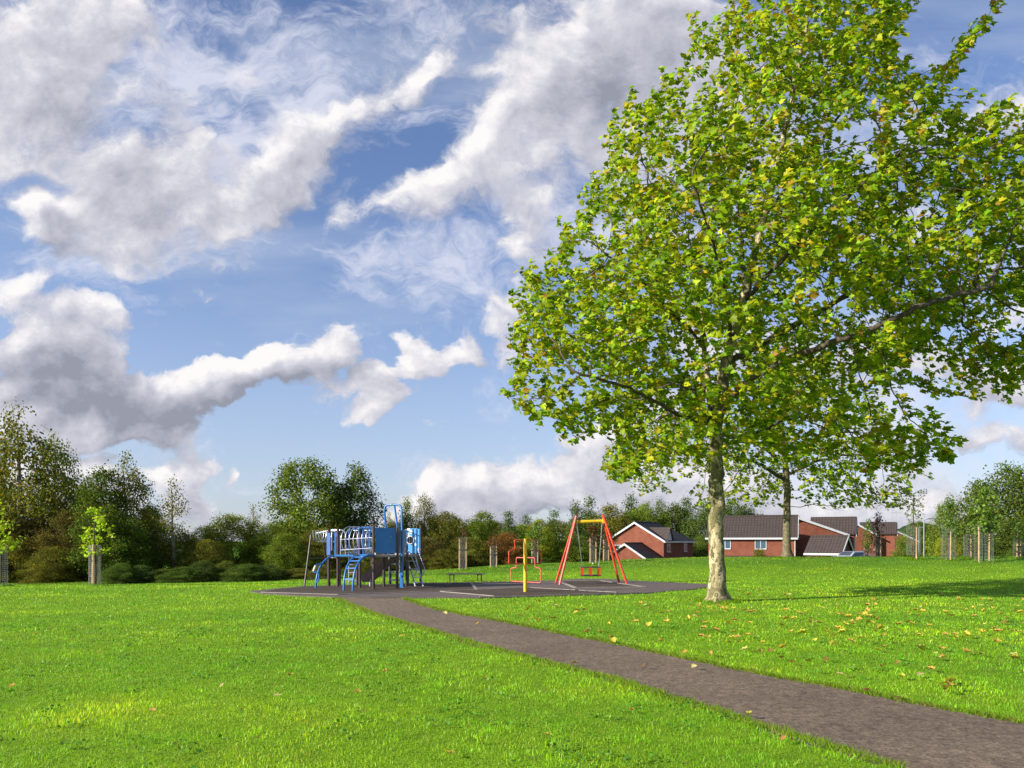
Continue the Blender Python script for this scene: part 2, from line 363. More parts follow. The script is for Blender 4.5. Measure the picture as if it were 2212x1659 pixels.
def f_brick(c1, c2, mortar):
    def fn(nt):
        s_ = nt.new('ShaderNodeSeparateXYZ'); nt.l.new(nt.obj, s_.inputs[0])
        cb_ = nt.new('ShaderNodeCombineXYZ'); nt.l.new(nt.math('ADD', s_.outputs[0], s_.outputs[1]), cb_.inputs[0]); nt.l.new(s_.outputs[2], cb_.inputs[1])
        br = nt.new('ShaderNodeTexBrick'); nt.l.new(cb_.outputs[0], br.inputs['Vector'])
        br.inputs['Color1'].default_value = (*c1, 1); br.inputs['Color2'].default_value = (*c2, 1); br.inputs['Mortar'].default_value = (*mortar, 1)
        br.inputs['Scale'].default_value = 1; br.inputs['Mortar Size'].default_value = .012; br.inputs['Brick Width'].default_value = .225; br.inputs['Row Height'].default_value = .075; br.inputs['Bias'].default_value = 0
        n = nt.noise(nt.obj, 1.2, 5, .6)
        nt.l.new(nt.mix(nt.smooth(n, .3, .75), br.outputs[0], nt.mix(.5, br.outputs[0], (c1[0]*.6, c1[1]*.55, c1[2]*.6, 1))), nt.b.inputs['Base Color'])
    return fn
M['brick'] = mat('red_brick', f_brick((.20, .046, .022), (.27, .076, .036), (.17, .10, .075)), rough=.9, spec=.2)
M['brick_pale'] = mat('orange_brick', f_brick((.27, .08, .038), (.34, .115, .058), (.22, .14, .10)), rough=.9, spec=.2)
def f_tiles(nt):
    s_ = nt.new('ShaderNodeSeparateXYZ'); nt.l.new(nt.obj, s_.inputs[0])
    row = nt.math('FRACT', nt.math('MULTIPLY', s_.outputs[2], 5.2)); colm = nt.math('FRACT', nt.math('MULTIPLY', s_.outputs[1], 3.1))
    a = nt.smooth(row, 0, .35); b_ = nt.math('MULTIPLY_ADD', nt.smooth(nt.math('ABSOLUTE', nt.math('SUBTRACT', colm, .5)), .5, .3), .5, .5)
    f = nt.math('MULTIPLY', a, b_); n = nt.noise(nt.obj, 2.5, 5, .65)
    c = nt.ramp(nt.math('MULTIPLY_ADD', n, .5, nt.math('MULTIPLY', f, .5)), [(.15, (.014, .010, .009)), (.5, (.042, .030, .026)), (.85, (.078, .058, .050))])
    nt.l.new(c, nt.b.inputs['Base Color']); nt.bump(f, .8, .05)
M['tiles'] = mat('brown_roof_tiles', f_tiles, rough=.75, spec=.3)
M['glass'] = mat('window_glass', varied((.015, .02, .028), (.06, .075, .09), 1.5, bump=0), rough=.08, spec=.8)
M['curtain'] = mat('blue_window', None, (.05, .10, .15), .15, spec=.8)

# ------------------------------------------------------------------ ground, path and play area
def axis(lo, hi, fine_lo, fine_hi, step, grow=1.18):
    a = list(np.arange(fine_lo, fine_hi+1e-6, step)); s = step
    while a[-1] < hi: s *= grow; a.append(a[-1]+s)
    s = step
    while a[0] > lo: s *= grow; a.insert(0, a[0]-s)
    return np.array(a)
gx = axis(-1500, 1500, -34, 34, .5); gy = axis(-40, 2500, 2, 46, .5)
XX, YY = np.meshgrid(gx, gy); ZZ = gz(XX, YY)
far = sstep(YY, 250, 700)
ZZ = ZZ + far*(1.5*np.sin(XX*.011)+1*np.sin(XX*.023+1))
ny, nx = XX.shape
idx = np.arange(ny*nx).reshape(ny, nx)
Fq = np.stack([idx[:-1, :-1], idx[:-1, 1:], idx[1:, 1:], idx[1:, :-1]], -1).reshape(-1, 4)
ground = child('ground', fast_mesh('ground', np.stack([XX, YY, ZZ], -1), Fq, mat=M['ground'], smooth=True), None)
tag(ground, kind='structure')

def drape(name, outline, m, lift, depth=.06, cut=.5, kind='structure'):
    """a flat outline laid over the terrain, cut on a grid, with a small skirt"""
    bm = bmesh.new(); vs = [bm.verts.new((x, y, 0)) for x, y in outline]; bm.faces.new(vs)
    xs = [p[0] for p in outline]; ys = [p[1] for p in outline]
    for ax_, lo, hi in ((0, min(xs), max(xs)), (1, min(ys), max(ys))):
        k = math.ceil(lo/cut)*cut
        while k < hi:
            co = [0, 0, 0]; no = [0, 0, 0]; co[ax_] = k+1e-4; no[ax_] = 1
            bmesh.ops.bisect_plane(bm, geom=bm.verts[:]+bm.edges[:]+bm.faces[:], plane_co=co, plane_no=no); k += cut
    bmesh.ops.recalc_face_normals(bm, faces=bm.faces)
    if bm.faces[:] and sum(f.normal.z for f in bm.faces) < 0: bmesh.ops.reverse_faces(bm, faces=bm.faces)
    bd = [e for e in bm.edges if len(e.link_faces) == 1]
    for v in bm.verts: v.co.z = gzf(v.co.x, v.co.y)+lift
    r = bmesh.ops.extrude_edge_only(bm, edges=bd)
    for v in [g_ for g_ in r['geom'] if isinstance(g_, bmesh.types.BMVert)]: v.co.z -= depth+lift
    bmesh.ops.triangulate(bm, faces=bm.faces)
    me = bpy.data.meshes.new(name); bm.to_mesh(me); bm.free(); me.materials.append(m)
    o = child(name, me, None); tag(o, kind=kind); return o
def wobble(poly, amp=.03, seg=.35, seed=3):
    r = random.Random(seed); out = []; n = len(poly)
    for i in range(n):
        a, b = poly[i], poly[(i+1) % n]; L = math.dist(a, b); k = max(1, int(L/seg))
        for j in range(k):
            t = j/k; x, y = lerp(a[0], b[0], t), lerp(a[1], b[1], t)
            out.append((x+r.uniform(-amp, amp), y+r.uniform(-amp, amp)))
    return out
PL = [(730,1293),(735.7,1296),(775,1312),(815,1328),(880,1347),(944.5,1365.6),(1020,1388),(1099.6,1410),(1200,1435),(1301,1460),(1415,1494),(1532,1528),(1620,1556),(1703,1583.6),(1830,1621),(1954.5,1659)]
PR = [(874,1293),(878,1296),(900,1305),(944.5,1318),(1020,1333),(1100,1347),(1210,1370),(1316,1390),(1452,1420),(1602.5,1450),(1700,1469),(1803.6,1488),(1900,1507),(1979.6,1523),(2100,1546),(2212,1566)]
path_poly = [flat(*p) for p in PL]+[(3.6, 3.9), (4.6, 1.9), (5.5, 0)]+[(7.9, 0), (6.9, 2.2), (5.7, 4.3)]+[flat(*p) for p in reversed(PR)]
play_poly = [flat(*p) for p in [(538,1279),(580,1274.5),(657,1267.5),(725,1265.3),(792,1264),(906,1260.5),(1068,1258),(1202,1255),(1246,1253),(1317,1253.5),(1398,1257),(1527,1263),(1535,1268),(1500,1274),(1385,1283.5),(1211,1288.5),(1037,1293),(874,1292.5),(800,1293),(730,1292),(640,1288),(568,1284)]]
drape('soil_edge', wobble([(x-(.10 if i < len(PL) else -.10), y-.03 if i < len(PL) else y+.05) for i, (x, y) in enumerate(path_poly)], .07, .16, 8), mat('bare_soil', varied((.05, .035, .015), (.11, .085, .035), 14), rough=.95), .004, .02)
drape('path', wobble(path_poly, .035, .22), M['path'], .009)
drape('playground_surface', wobble(play_poly, .015, .8), M['asphalt'], .026)
def strip(name, pts, wd=.11, lift=.042):
    """edging laid along a polyline, each run one sheet"""
    for i in range(len(pts)-1):
        a, b = Vector(pts[i]), Vector(pts[i+1]); n = Vector((-(b-a).y, (b-a).x)).normalized()*wd/2; e = (b-a).normalized()*wd*.2
        drape(name, [tuple(a-e-n), tuple(b+e-n), tuple(b+e+n), tuple(a-e+n)], M['edging'], lift+.003*(i % 2), .02, 1.0)
pad1 = [(566,1281),(600,1274.5),(660,1268.5),(730,1266.3),(800,1265.2),(906,1261.6),(1018,1261),(1030,1276),(891,1280.5),(800,1283.3),(730,1286)]
pad2 = [(953,1279.5),(1145,1271.6),(1332,1282),(1211,1286.5),(1068,1289.5)]
pad3 = [(1209,1258),(1298,1256.4),(1393.6,1270),(1244,1271.8)]
for pd in (pad1, pad2, pad3):
    fp = [flat(*p) for p in pd]; drape('rubber_surface', fp, M['wetpour'], .034, .01)
strip('edging', [flat(*p) for p in [(566,1281.5),(730,1286.5),(800,1283.8),(891,1281),(1030,1276.5),(1018,1261)]], .10)
strip('edging', [flat(*p) for p in [(953,1279.5),(1145,1271.6),(1332,1282)]], .09, .046)
strip('edging', [flat(*p) for p in [(953,1280),(1068,1290)]], .08, .046)
strip('edging', [flat(*p) for p in [(1298,1256.4),(1393.6,1270),(1244,1271.8),(1209,1258),(1298,1256.4)]], .13, .046)
play_edge = [flat(*p) for p in [(1037,1292),(1211,1287.5),(1385,1282.5)]]
strip('edging', play_edge, .07, .046)

# ------------------------------------------------------------------ climbing frame
def Z1(zx, zy, d): return at(644.1+.1326*zx, 1068.3+.1326*zy, d)
def base(p): return Vector((p.x, p.y, gzf(p.x, p.y)))
cf = empty('play_tower', (-4.4, 26.2, 0), 'blue and silver climbing frame with slide, ladders and decks on dark posts', 'climbing frame')
def post(x, y, top, r=.048, m='post', name='post'):
    b = MB(); z0 = gzf(x, y); b.tube([(x, y, z0-.1), (x, y, top)], r, 12); b.tube([(x, y, top), (x, y, top+.02)], r*.85, 12)
    return b.build(name, M[m], cf)
# plan of the decks: X right, Y away
DK = 1.13
A0, A1, A2, A3 = Vector((-4.49, 25.1)), Vector((-3.78, 25.45)), Vector((-3.64, 26.75)), Vector((-4.36, 26.35))   # main deck
for q, top in ((A0, 2.06), (A1, 2.02), (A3, DK+.02), (A2, DK+.3)): post(q.x, q.y, top)
B0, B1, B2 = Vector((-5.06, 25.75)), Vector((-5.5, 27.5)), Vector((-5.05, 27.9))       # middle posts
post(B0.x, B0.y, 2.06); post(B1.x, B1.y, 1.9); post(B2.x, B2.y, 1.1)
C0, C1, C2, C3 = Vector((-5.93, 26.35)), Vector((-6.30, 26.6)), Vector((-6.15, 27.6)), Vector((-5.75, 27.4))   # left deck
for q, top in ((C0, 1.98), (C1, 1.98), (C2, 1.1)): post(q.x, q.y, top)
D0, D1, D2, D3 = Vector((-3.80, 28.2)), Vector((-3.30, 28.0)), Vector((-3.05, 28.9)), Vector((-4.45, 28.25))
for q, top in ((D0, 2.02), (D1, 2.14), (D3, 1.1)): post(q.x, q.y, top)
def deck(pts, z, label=None):
    b = MB(); b.slab([(p.x, p.y, z) for p in pts], .07); return b.build('deck', M['decking'], cf)
deck([A0, A1, A2, A3], DK)
deck([Vector((-4.36, 26.38)), Vector((-3.63, 26.78)), D1, D0, D3], DK-.02)
deck([C0+Vector((.0, .0)), C3, C2, C1], DK-.05)
b = MB(); b.slab([(A0.x, A0.y, DK-.08), (B0.x, B0.y, DK-.08), (B1.x, B1.y, DK-.08), (A3.x, A3.y, DK-.08)], .05); b.build('deck', M['decking'], cf)
b = MB(); b.slab([(B0.x, B0.y, DK-.1), (C0.x, C0.y, DK-.1), (C3.x, C3.y, DK-.1), (B1.x, B1.y, DK-.1)], .05); b.build('deck', M['decking'], cf)
def panel(p, q, z0, z1, m, t=.03, name='panel', hole=None, inset=.06):
    """an upright board between two posts"""
    p, q = Vector((p.x, p.y)), Vector((q.x, q.y)); e = (q-p).normalized(); p = p+e*inset; q = q-e*inset; n = Vector((-e.y, e.x, 0))*t/2
    b = MB(); L = (q-p).length
    def W_(s, z, sg): v = p+e*s; return Vector((v.x, v.y, z))+n*sg
    out = [(0, z0), (L, z0), (L, z1), (0, z1)]
    if not hole:
        b.add([W_(s, z, -1) for s, z in out]+[W_(s, z, 1) for s, z in out], [[0, 1, 2, 3], [7, 6, 5, 4], [0, 4, 5, 1], [1, 5, 6, 2], [2, 6, 7, 3], [3, 7, 4, 0]])
    else:
        hs, hz, hr = hole; K = 24; ring = []; edge = []
        for k in range(K):
            a = 2*math.pi*k/K; c, s_ = math.cos(a), math.sin(a); ring.append((hs+hr*c, hz+hr*s_))
            t_ = min(((L-hs)/c if c > 1e-6 else (-hs/c if c < -1e-6 else 9)), ((z1-hz)/s_ if s_ > 1e-6 else ((z0-hz)/s_ if s_ < -1e-6 else 9)))
            edge.append((hs+t_*c, hz+t_*s_))
        for sg in (-1, 1):
            vs = [W_(*x, sg) for x in ring]+[W_(*x, sg) for x in edge]
            b.add(vs, [[k, (k+1) % K, K+(k+1) % K, K+k] for k in range(K)])
        b.add([W_(*x, -1) for x in ring]+[W_(*x, 1) for x in ring], [[k, K+k, K+(k+1) % K, (k+1) % K] for k in range(K)])
        b.add([W_(*x, -1) for x in edge]+[W_(*x, 1) for x in edge], [[k, (k+1) % K, K+(k+1) % K, K+k] for k in range(K)])
    return b.build(name, M[m], cf)
pn = panel(A0, A1, DK+.06, 2.02, 'bluepanel')
b = MB(); c_ = lerp(A0, A1, .74); b.tube([(c_.x, c_.y-.03, 1.72), (c_.x, c_.y-.012, 1.72)], .016, 10); b.build('bolt', M['white'], pn)
def f_splash(nt):
    v = nt.new('ShaderNodeTexVoronoi'); nt.l.new(nt.pos, v.inputs['Vector']); v.inputs['Scale'].default_value = 6
    n = nt.noise(nt.pos, 5, 3, .5)
    nt.l.new(nt.ramp(nt.math('MULTIPLY_ADD', v.outputs['Distance'], .6, nt.math('MULTIPLY', n, .5)), [(.42, (.74, .80, .84)), (.47, (.06, .30, .62))]), nt.b.inputs['Base Color'])
M['splash'] = mat('blue_white_panel', f_splash, rough=.5)
pp = panel(Vector((-3.82, 27.7)), Vector((-3.27, 27.55)), DK+.02, 2.04, 'splash', name='porthole_panel', hole=(.2, 1.62, .12), inset=.0)
b = MB(); e = Vector((.55, -.15, 0)).normalized(); pc = Vector((-3.82, 27.7, 0))+e*.2
b.tube([pc+e*.14*math.cos(a)+Vector((0, -.03, 1.62+.14*math.sin(a))) for a in np.linspace(0, 2*math.pi, 20, endpoint=False)], .022, 6, closed=True); b.build('porthole_ring', M['white'], pp)
b = MB()
for s in (.0, .28, .42, .55): q = Vector((-3.82, 27.7, 0))+e*s; b.tube([q+Vector((0, -.04, DK)), q+Vector((0, -.04, 2.02))], .012, 6)
b.build('panel_bars', M['blue'], pp)
panel(A1, A2, DK+.06, 1.96, 'blue', name='side_panel')
panel(Z1(470, 800, 26.4), Z1(527, 800, 26.3), DK-.02, 1.86, 'navy', name='side_panel', inset=0)
panel(Z1(598, 800, 26.6), Z1(640, 800, 26.45), DK-.02, 1.88, 'blue', name='side_panel', inset=0)
panel(Vector((-5.14, 25.85)), Vector((-4.92, 25.8)), DK+.02, 1.98, 'blue', name='side_panel', inset=0)
# vertical silver bars between main deck and the porthole deck
b = MB()
for k in range(5):
    q = lerp(A2, Vector((-3.82, 27.7)), .25+k*.17); b.tube([(q.x, q.y, DK), (q.x, q.y, 1.98)], .014, 6)
b.tube([(A2.x, A2.y, 1.98), (-3.82, 27.7, 1.98)], .018, 6); b.tube([(A2.x, A2.y, DK+.1), (-3.82, 27.7, DK+.1)], .018, 6)
b.build('barrier_bars', M['steel'], cf)
b = MB()
for k in range(4): q = lerp(D0, D1, .15+k*.23); b.tube([(q.x, q.y, DK), (q.x, q.y, 1.9)], .014, 6)
b.tube([(D0.x, D0.y, 1.9), (D1.x, D1.y, 1.9)], .018, 6); b.build('barrier_bars', M['blue'], cf)
# hooped tunnel between left and main deck
b = MB()
for k in range(7):
    t = k/6; c0 = lerp(Vector((-5.55, 26.45, 1.62)), Vector((-4.62, 25.9, 1.62)), t)
    ax = Vector((.93, -.55, 0)).normalized(); sd = Vector((-ax.y, ax.x, 0))
    b.tube([c0+sd*.42*math.cos(a)+Vector((0, 0, .46*math.sin(a))) for a in np.linspace(0, 2*math.pi, 28, endpoint=False)], .014, 6, closed=True)
for dz, ss in ((.33, .30), (-.33, .30)):
    ax = Vector((.93, -.55, 0)).normalized(); sd = Vector((-ax.y, ax.x, 0))
    b.tube([Vector((-5.62, 26.49, 1.62+dz))+sd*ss, Vector((-4.52, 25.84, 1.62+dz))+sd*ss], .016, 6)
b.build('hoop_tunnel', M['steel'], cf)
b = MB()
q0, q1 = Z1(690, 905, 26.2), Z1(1205, 870, 25.3)
b.tube([q0, q1], .014, 6); b.build('handrail', M['steel'], cf)
b = MB(); b.tube([Z1(690, 735, 26.2), Z1(1205, 700, 25.3)], .014, 6)
for zx in (690, 770): b.tube([Z1(zx, 660, 26.2), Z1(zx, 1005, 26.2)], .014, 6)
b.build('handrail', M['steel'], cf)
b = MB(); b.tube(rounded([Z1(830, 640, 26.4), Z1(830, 570, 26.4), Z1(985, 570, 26.4), Z1(985, 645, 26.4)], .12), .024, 8); b.build('handrail', M['blue'], cf)
b = MB(); b.tube([Z1(1060, 575, 25.6), Z1(1062, 985, 25.6)], .022, 8); b.build('handrail', M['blue'], cf)
b = MB(); b.tube([Z1(830, 600, 26.4), Z1(832, 985, 26.4)], .018, 8); b.build('handrail', M['blue'], cf)
b = MB(); b.tube(rounded([Z1(985, 615, 25.6), Z1(985, 545, 25.6), Z1(1205, 545, 25.6), Z1(1205, 620, 25.6)], .12), .024, 8)
b.tube([Z1(1172, 560, 25.4), Z1(1172, 900, 25.4)], .02, 8); b.tube([Z1(1145, 560, 25.4), Z1(1145, 860, 25.4)], .014, 8)
b.build('handrail', M['blue'], cf)
# overhead ladder on the left with its A-frame
b = MB()
f0, f1 = base(Z1(100, 1505, 26.8)), base(Z1(520, 1480, 28.4))
t0, t1 = Z1(210, 650, 27.2), Z1(400, 745, 28.0)
b.tube(rounded([f0, t0, Z1(250, 632, 27.3), Z1(300, 625, 27.3)], .1), .03, 8); b.tube(rounded([f1, t1, Z1(395, 640, 27.9)], .1), .03, 8)
b.tube([lerp(f0, t0, .14), lerp(f1, t1, .17)], .02, 6); b.tube([lerp(f0, t0, .54), lerp(f1, t1, .60)], .012, 6)
b.build('end_frame', M['post'], cf)
b = MB(); r0 = Z1(290, 632, 27.0); r1 = Z1(545, 578, 26.6)
b.tube(rounded([r0, r1, Z1(720, 580, 26.4), Z1(775, 625, 26.4), Z1(775, 900, 26.4)], .2, 6), .028, 8)
b.tube(rounded([Z1(300, 640, 27.9), Z1(560, 592, 27.5), Z1(610, 600, 27.3)], .2, 6), .028, 8)
b.tube(rounded([Z1(515, 640, 26.6), Z1(520, 600, 26.6), Z1(560, 575, 26.6)], .1), .024, 8); b.tube([Z1(552, 600, 26.7), Z1(545, 912, 26.7)], .018, 8)
ol = b.build('overhead_ladder', M['steel'], cf)
for k, zx in enumerate((325, 368, 412, 455, 545, 575)):
    b = MB(); c = Z1(zx, 672, 26.9); hw = .17
    b.tube(rounded([c+Vector((-hw*.7, -.25, .18)), c+Vector((-hw*.6, -.22, -.12)), c+Vector((0, 0, -.24)), c+Vector((hw*.6, .3, -.12)), c+Vector((hw*.7, .35, .18))], .12, 4), .014, 6); b.build('rung', M['steel'], ol)
# curved blue ladders
def curved_ladder(bl, br, tl, tr, rungs, bow):
    def rail(p, q):
        c1 = Vector((p.x, p.y, lerp(p.z, q.z, .72))); pts = []
        for k in range(17):
            t = k/16; pts.append(p*(1-t)**3+(p+Vector((0, 0, (q.z-p.z)*.62)))*3*t*(1-t)**2+(q-(q-p)*Vector((1, 1, 0)).length*0-Vector(((q.x-p.x)*bow, (q.y-p.y)*bow, .02)))*3*t*t*(1-t)+q*t**3)
        return pts
    L, R = rail(bl, tl), rail(br, tr); b = MB(); b.tube(L, .034, 10); b.tube(R, .034, 10); o = b.build('curved_ladder', M['blue'], cf)
    for t in rungs:
        i = t*16; k = min(int(i), 15); f = i-k; b = MB(); b.tube([lerp(L[k], L[k+1], f), lerp(R[k], R[k+1], f)], .022, 8); b.build('rung', M['blue'], o)
    return o
bl, br = Z1(742, 1575, 24.35), Z1(890, 1583, 24.2)
curved_ladder(base(bl), base(br), Vector((-4.98, 25.55, DK)), Vector((-4.52, 25.05, DK+.02)), (.2, .42, .62, .78, .93), .75)
p0 = base(Z1(287, 1545, 25.6))
b = MB(); top = Vector((-6.02, 26.3, DK-.03)); pts = []
for k in range(17): t = k/16; pts.append(p0*(1-t)**3+(p0+Vector((0, 0, .68)))*3*t*(1-t)**2+(top-Vector(((top.x-p0.x)*.6, (top.y-p0.y)*.6, .06)))*3*t*t*(1-t)+top*t**3)
b.tube(pts, .034, 10); d_ = 25.6
b.tube(rounded([Z1(480, 1045, 26.0), Z1(385, 1130, 25.8), Z1(300, 1135, 25.6), Z1(240, 1265, 25.4), Z1(325, 1275, 25.4), Z1(345, 1300, 25.4), Z1(325, 1420, 25.4), Z1(290, 1425, 25.5)], .05), .022, 8)
lad = b.build('curved_ladder', M['blue'], cf)
b = MB(); b.tube([Z1(283, 1160, 25.4), Z1(250, 1245, 25.4)], .035, 8); b.build('grip', M['cream'], lad)
b = MB(); b.slab([(C0.x-.05, C0.y-.3, DK-.0), (C0.x+.62, C0.y-.45, DK-.0), (C0.x+.6, C0.y-.05, DK-.0), (C0.x-.1, C0.y, DK-.0)], .06)
b.build('step_plate', M['blue'], cf)
b = MB(); b.slab([(-5.0, 25.55, DK+.02), (-4.56, 25.05, DK+.02), (-4.5, 25.3, DK+.02), (-4.9, 25.72, DK+.02)], .06); b.build('step_plate', M['blue'], cf)
# straight rung ladders seen under the decks
for (xa, xb, ys, d) in ((825, 985, (1143, 1275, 1410), 27.5), (1482, 1655, (1135, 1265, 1390), 28.2)):
    b = MB(); a0, a1 = Z1(xa, 1030, d), Z1(xb, 1030, d)
    for q in (a0, a1): b.tube([Vector((q.x, q.y, gzf(q.x, q.y)-.05)), Vector((q.x, q.y, DK))], .022, 8)
    o = b.build('rung_ladder', M['steel'], cf)
    for y_ in ys: b = MB(); b.tube([Z1(xa, y_, d), Z1(xb, y_, d)], .03, 8); b.build('rung', M['steel'], o)
# silver stair ladder on the right
lt = [(Z1(1762, 1000, 27.5), Z1(1915, 1478, 26.6)), (Z1(1905, 1000, 27.5), Z1(2042, 1472, 26.7))]
b = MB()
for p, q in lt: b.tube([p, base(q)], .028, 8)
sl_ = b.build('stair_ladder', M['steel'], cf)
for t in (.17, .43, .69, .85):
    b = MB(); a0, a1 = lerp(lt[0][0], base(lt[0][1]), t), lerp(lt[1][0], base(lt[1][1]), t); b.box((a0+a1)/2, ((a1-a0).length, .09, .025)); b.build('step', M['steel'], sl_)
for pts in (((1765, 870), (1835, 985), (1935, 1225), (1925, 1275), (1880, 1315)), ((1960, 870), (1972, 960), (2066, 1225), (2055, 1270), (2010, 1310))):
    b = MB(); b.tube(rounded([Z1(x, y, lerp(27.4, 26.7, (y-870)/445)) for x, y in pts], .08), .018, 8); b.build('handrail', M['steel'], sl_)
# slide
b = MB(); n = 14; L = []
for k in range(n+1):
    t = k/n; zx = lerp(1500, 1130, t**.95); zy = 1030+(1372-1030)*(.5*t+.5*math.sin(t*math.pi/2)) if t < .85 else lerp(1030+(342)*(.425+.5*math.sin(.85*math.pi/2)), 1372, (t-.85)/.15)
    c = Z1(zx, zy, lerp(27.2, 26.5, t)); L.append(c)
for i in range(n):
    for off in ((.0, 0),):
        pass
prof = [(-.30, .20), (-.27, .20), (-.25, .05), (-.18, .0), (.18, .0), (.25, .05), (.27, .20), (.30, .20), (.30, .0), (.22, -.06), (-.22, -.06), (-.30, .0)]
vs = []; K = len(prof)
ax = Vector((.53, .85, 0)).normalized()
for k, c in enumerate(L):
    for (a, h) in prof: vs.append(c+Vector((ax.x*a, ax.y*a, h*1.0-.05)))
fs = [[i*K+k, i*K+(k+1) % K, (i+1)*K+(k+1) % K, (i+1)*K+k] for i in range(n) for k in range(K)]
b.add(vs, fs, False); b.add(vs[-K:], [list(range(K))]); b.add(vs[:K][::-1], [list(range(K))])
so_ = b.build('slide', M['slide'], cf)
b = MB(); q = Z1(1172, 1385, 26.6); b.tube([q, base(q)], .035, 8); b.build('slide_leg', M['steel'], so_)
# tall arch with the fireman pole
b = MB(); h1 = at(839.5, 1101, 26.3)
b.tube(rounded([Vector((-4.22, 26.4, DK)), Z1(1405, 260, 26.3), Z1(1425, 178, 26.3), Z1(1540, 163, 26.2), Z1(1665, 172, 26.0), Z1(1688, 260, 25.9), base(Z1(1702, 1520, 25.7))], .16, 6), .036, 10)
b.tube([Z1(1568, 165, 26.2), Vector((-3.75, 26.2, DK))], .032, 10)
ar = b.build('pole_arch', M['blue'], cf)
b = MB(); q = Z1(1545, 163, 26.2); b.tube([q+Vector((-.05, -.02, .01)), q+Vector((.05, -.02, .01))], .045, 8); b.build('clamp', M['steel'], ar)
post(Z1(1678, 1400, 26.1).x, 26.1, DK+.75, .045, 'blue')
# white corner caps
for zx, zy, d in ((1255, 965, 25.0), (1588, 970, 25.3)): b = MB(); c = Z1(zx, zy, d); b.box(c, (.05, .05, .07)); b.build('corner_cap', M['white'], cf)

# ------------------------------------------------------------------ low bench, swing, climbing sign
def Z2(zx, zy, d): return at(1084+.142*zx, 1099.7+.142*zy, d)
c0 = at(1006, 1257.6, 30.3); bz = gzf(c0.x, c0.y)
bn = empty('bench', (c0.x, c0.y, bz), 'low backless dark bench behind the climbing frame at the edge of the play surface', 'bench')
b = MB(); h = .30; wd_ = 1.48
for k in range(3): b.box((c0.x, c0.y-.12+.12*k, bz+h), (wd_, .105, .035))
b.build('seat', M['post'], bn)
for sx_ in (-1, 1):
    b = MB(); x = c0.x+sx_*(wd_/2-.2)
    for yy in (-.1, .1): b.box((x+yy*.7, c0.y+yy, bz+h/2-.02), (.04, .04, h))
    b.box((x, c0.y, bz+h-.03), (.18, .24, .03)); b.build('leg', M['post'], bn)
S0 = Vector((2.84, 28.4, 0))
sw = empty('swing', S0, 'red framed swing with yellow crossbar, two chains and a cradle seat', 'swing')
apL, apR = Z2(1132, 105, 28.4), Z2(1535, 88, 28.4)
bL = [Vector((1.70, 27.85, 0)), Vector((1.62, 28.95, 0))]; bR = [Vector((4.17, 27.85, 0)), Vector((4.03, 28.95, 0))]
for ap, bs in ((apL, bL), (apR, bR)):
    for i, q in enumerate(bs):
        b = MB(); tp = ap+Vector((0, (-.06 if i == 0 else .06), 0)); b.tube([q+Vector((0, 0, -.05)), tp], .043, 12); b.build('frame_leg', M['redfade'] if (ap is apL and i == 0) else M['red'], sw)
cL, cR = Z2(1118, 196, 28.4), Z2(1560, 182, 28.4)
b = MB(); b.tube([cL, cR], .062, 12); b.build('crossbar', M['yellow'], sw)
b = MB(); b.box(cR, (.16, .2, .16)); b.build('bracket', M['yellow'], sw)
b = MB(); b.box(cL+Vector((.03, 0, 0)), (.12, .2, .14)); b.build('bracket', M['yellow'], sw)
sc = Z2(1350, 945, 28.35); sw_, sh_, sd_ = .70, .30, .36
for s_, (zx, zy) in ((-1, (1142, 225)), (1, (1524, 218))):
    tp = Z2(zx, zy, 28.4); bt = sc+Vector((s_*.30, 0, sh_*.5))
    b = MB(); n = 62; dirv = (bt-tp)/n
    for k in range(n):
        p = tp+dirv*k; q = tp+dirv*(k+1.15); sdv = Vector((.011, 0, 0)) if k % 2 else Vector((0, .011, 0))
        b.tube([p+sdv, q+sdv], .0045, 4, cap=False); b.tube([p-sdv, q-sdv], .0045, 4, cap=False)
    b.tube([tp+Vector((0, 0, .05)), tp], .02, 6); b.build('chain', M['steel'], sw)
b = MB(); hz = sh_/2
for zz, r in ((hz, .016), (-hz, .022)):
    b.tube(rounded([sc+Vector((x*.35, y*.18, zz)) for x, y in ((-1, -1), (1, -1), (1, 1), (-1, 1))], .05, 3, True), r, 8, closed=True)
b.slab([sc+Vector((x*.33, y*.17, -hz)) for x, y in ((-1, -1), (1, -1), (1, 1), (-1, 1))], .03)
st = b.build('cradle_seat', M['rubber'], sw)
for x, wdt in ((-.31, .07), (.31, .07), (0, .09)):
    for y in (-.185, .185): b = MB(); b.box(sc+Vector((x, y, 0)), (wdt, .025, sh_-.02)); b.build('guard_strap', M['red'], st)

YP = base(Z2(358, 1272, 23.75)); YP.y = 23.75
ys = empty('climbing_post', YP, 'yellow upright post carrying two stepped red tube frames', 'play post')
b = MB(); topz = Z2(360, 462, 23.75).z
b.tube([YP+Vector((0, 0, -.05)), (YP.x, YP.y, topz)], .057, 16); b.tube([(YP.x, YP.y, topz), (YP.x, YP.y, topz+.02)], .05, 16); b.build('post', M['yellow'], ys)
def Lf(zx, zy, dpt): p = Z2(zx, zy, 23.75); off = p.x-YP.x; return Vector((YP.x+off, YP.y+off*dpt, p.z))
up = [(190,470),(205,600),(108,640),(108,832),(606,830),(606,640),(515,620),(515,468)]
lo = [(222,740),(222,893),(140,905),(145,1103),(590,1115),(585,900),(505,880),(500,740)]
b = MB(); b.tube(rounded([Lf(x, y, .55) for x, y in up], .05, 4, True), .018, 8, closed=True); b.build('tube_frame', M['red'], ys)
b = MB(); b.tube(rounded([Lf(x, y, -.5) for x, y in lo], .05, 4, True), .019, 8, closed=True); b.build('tube_frame', M['redfade'], ys)

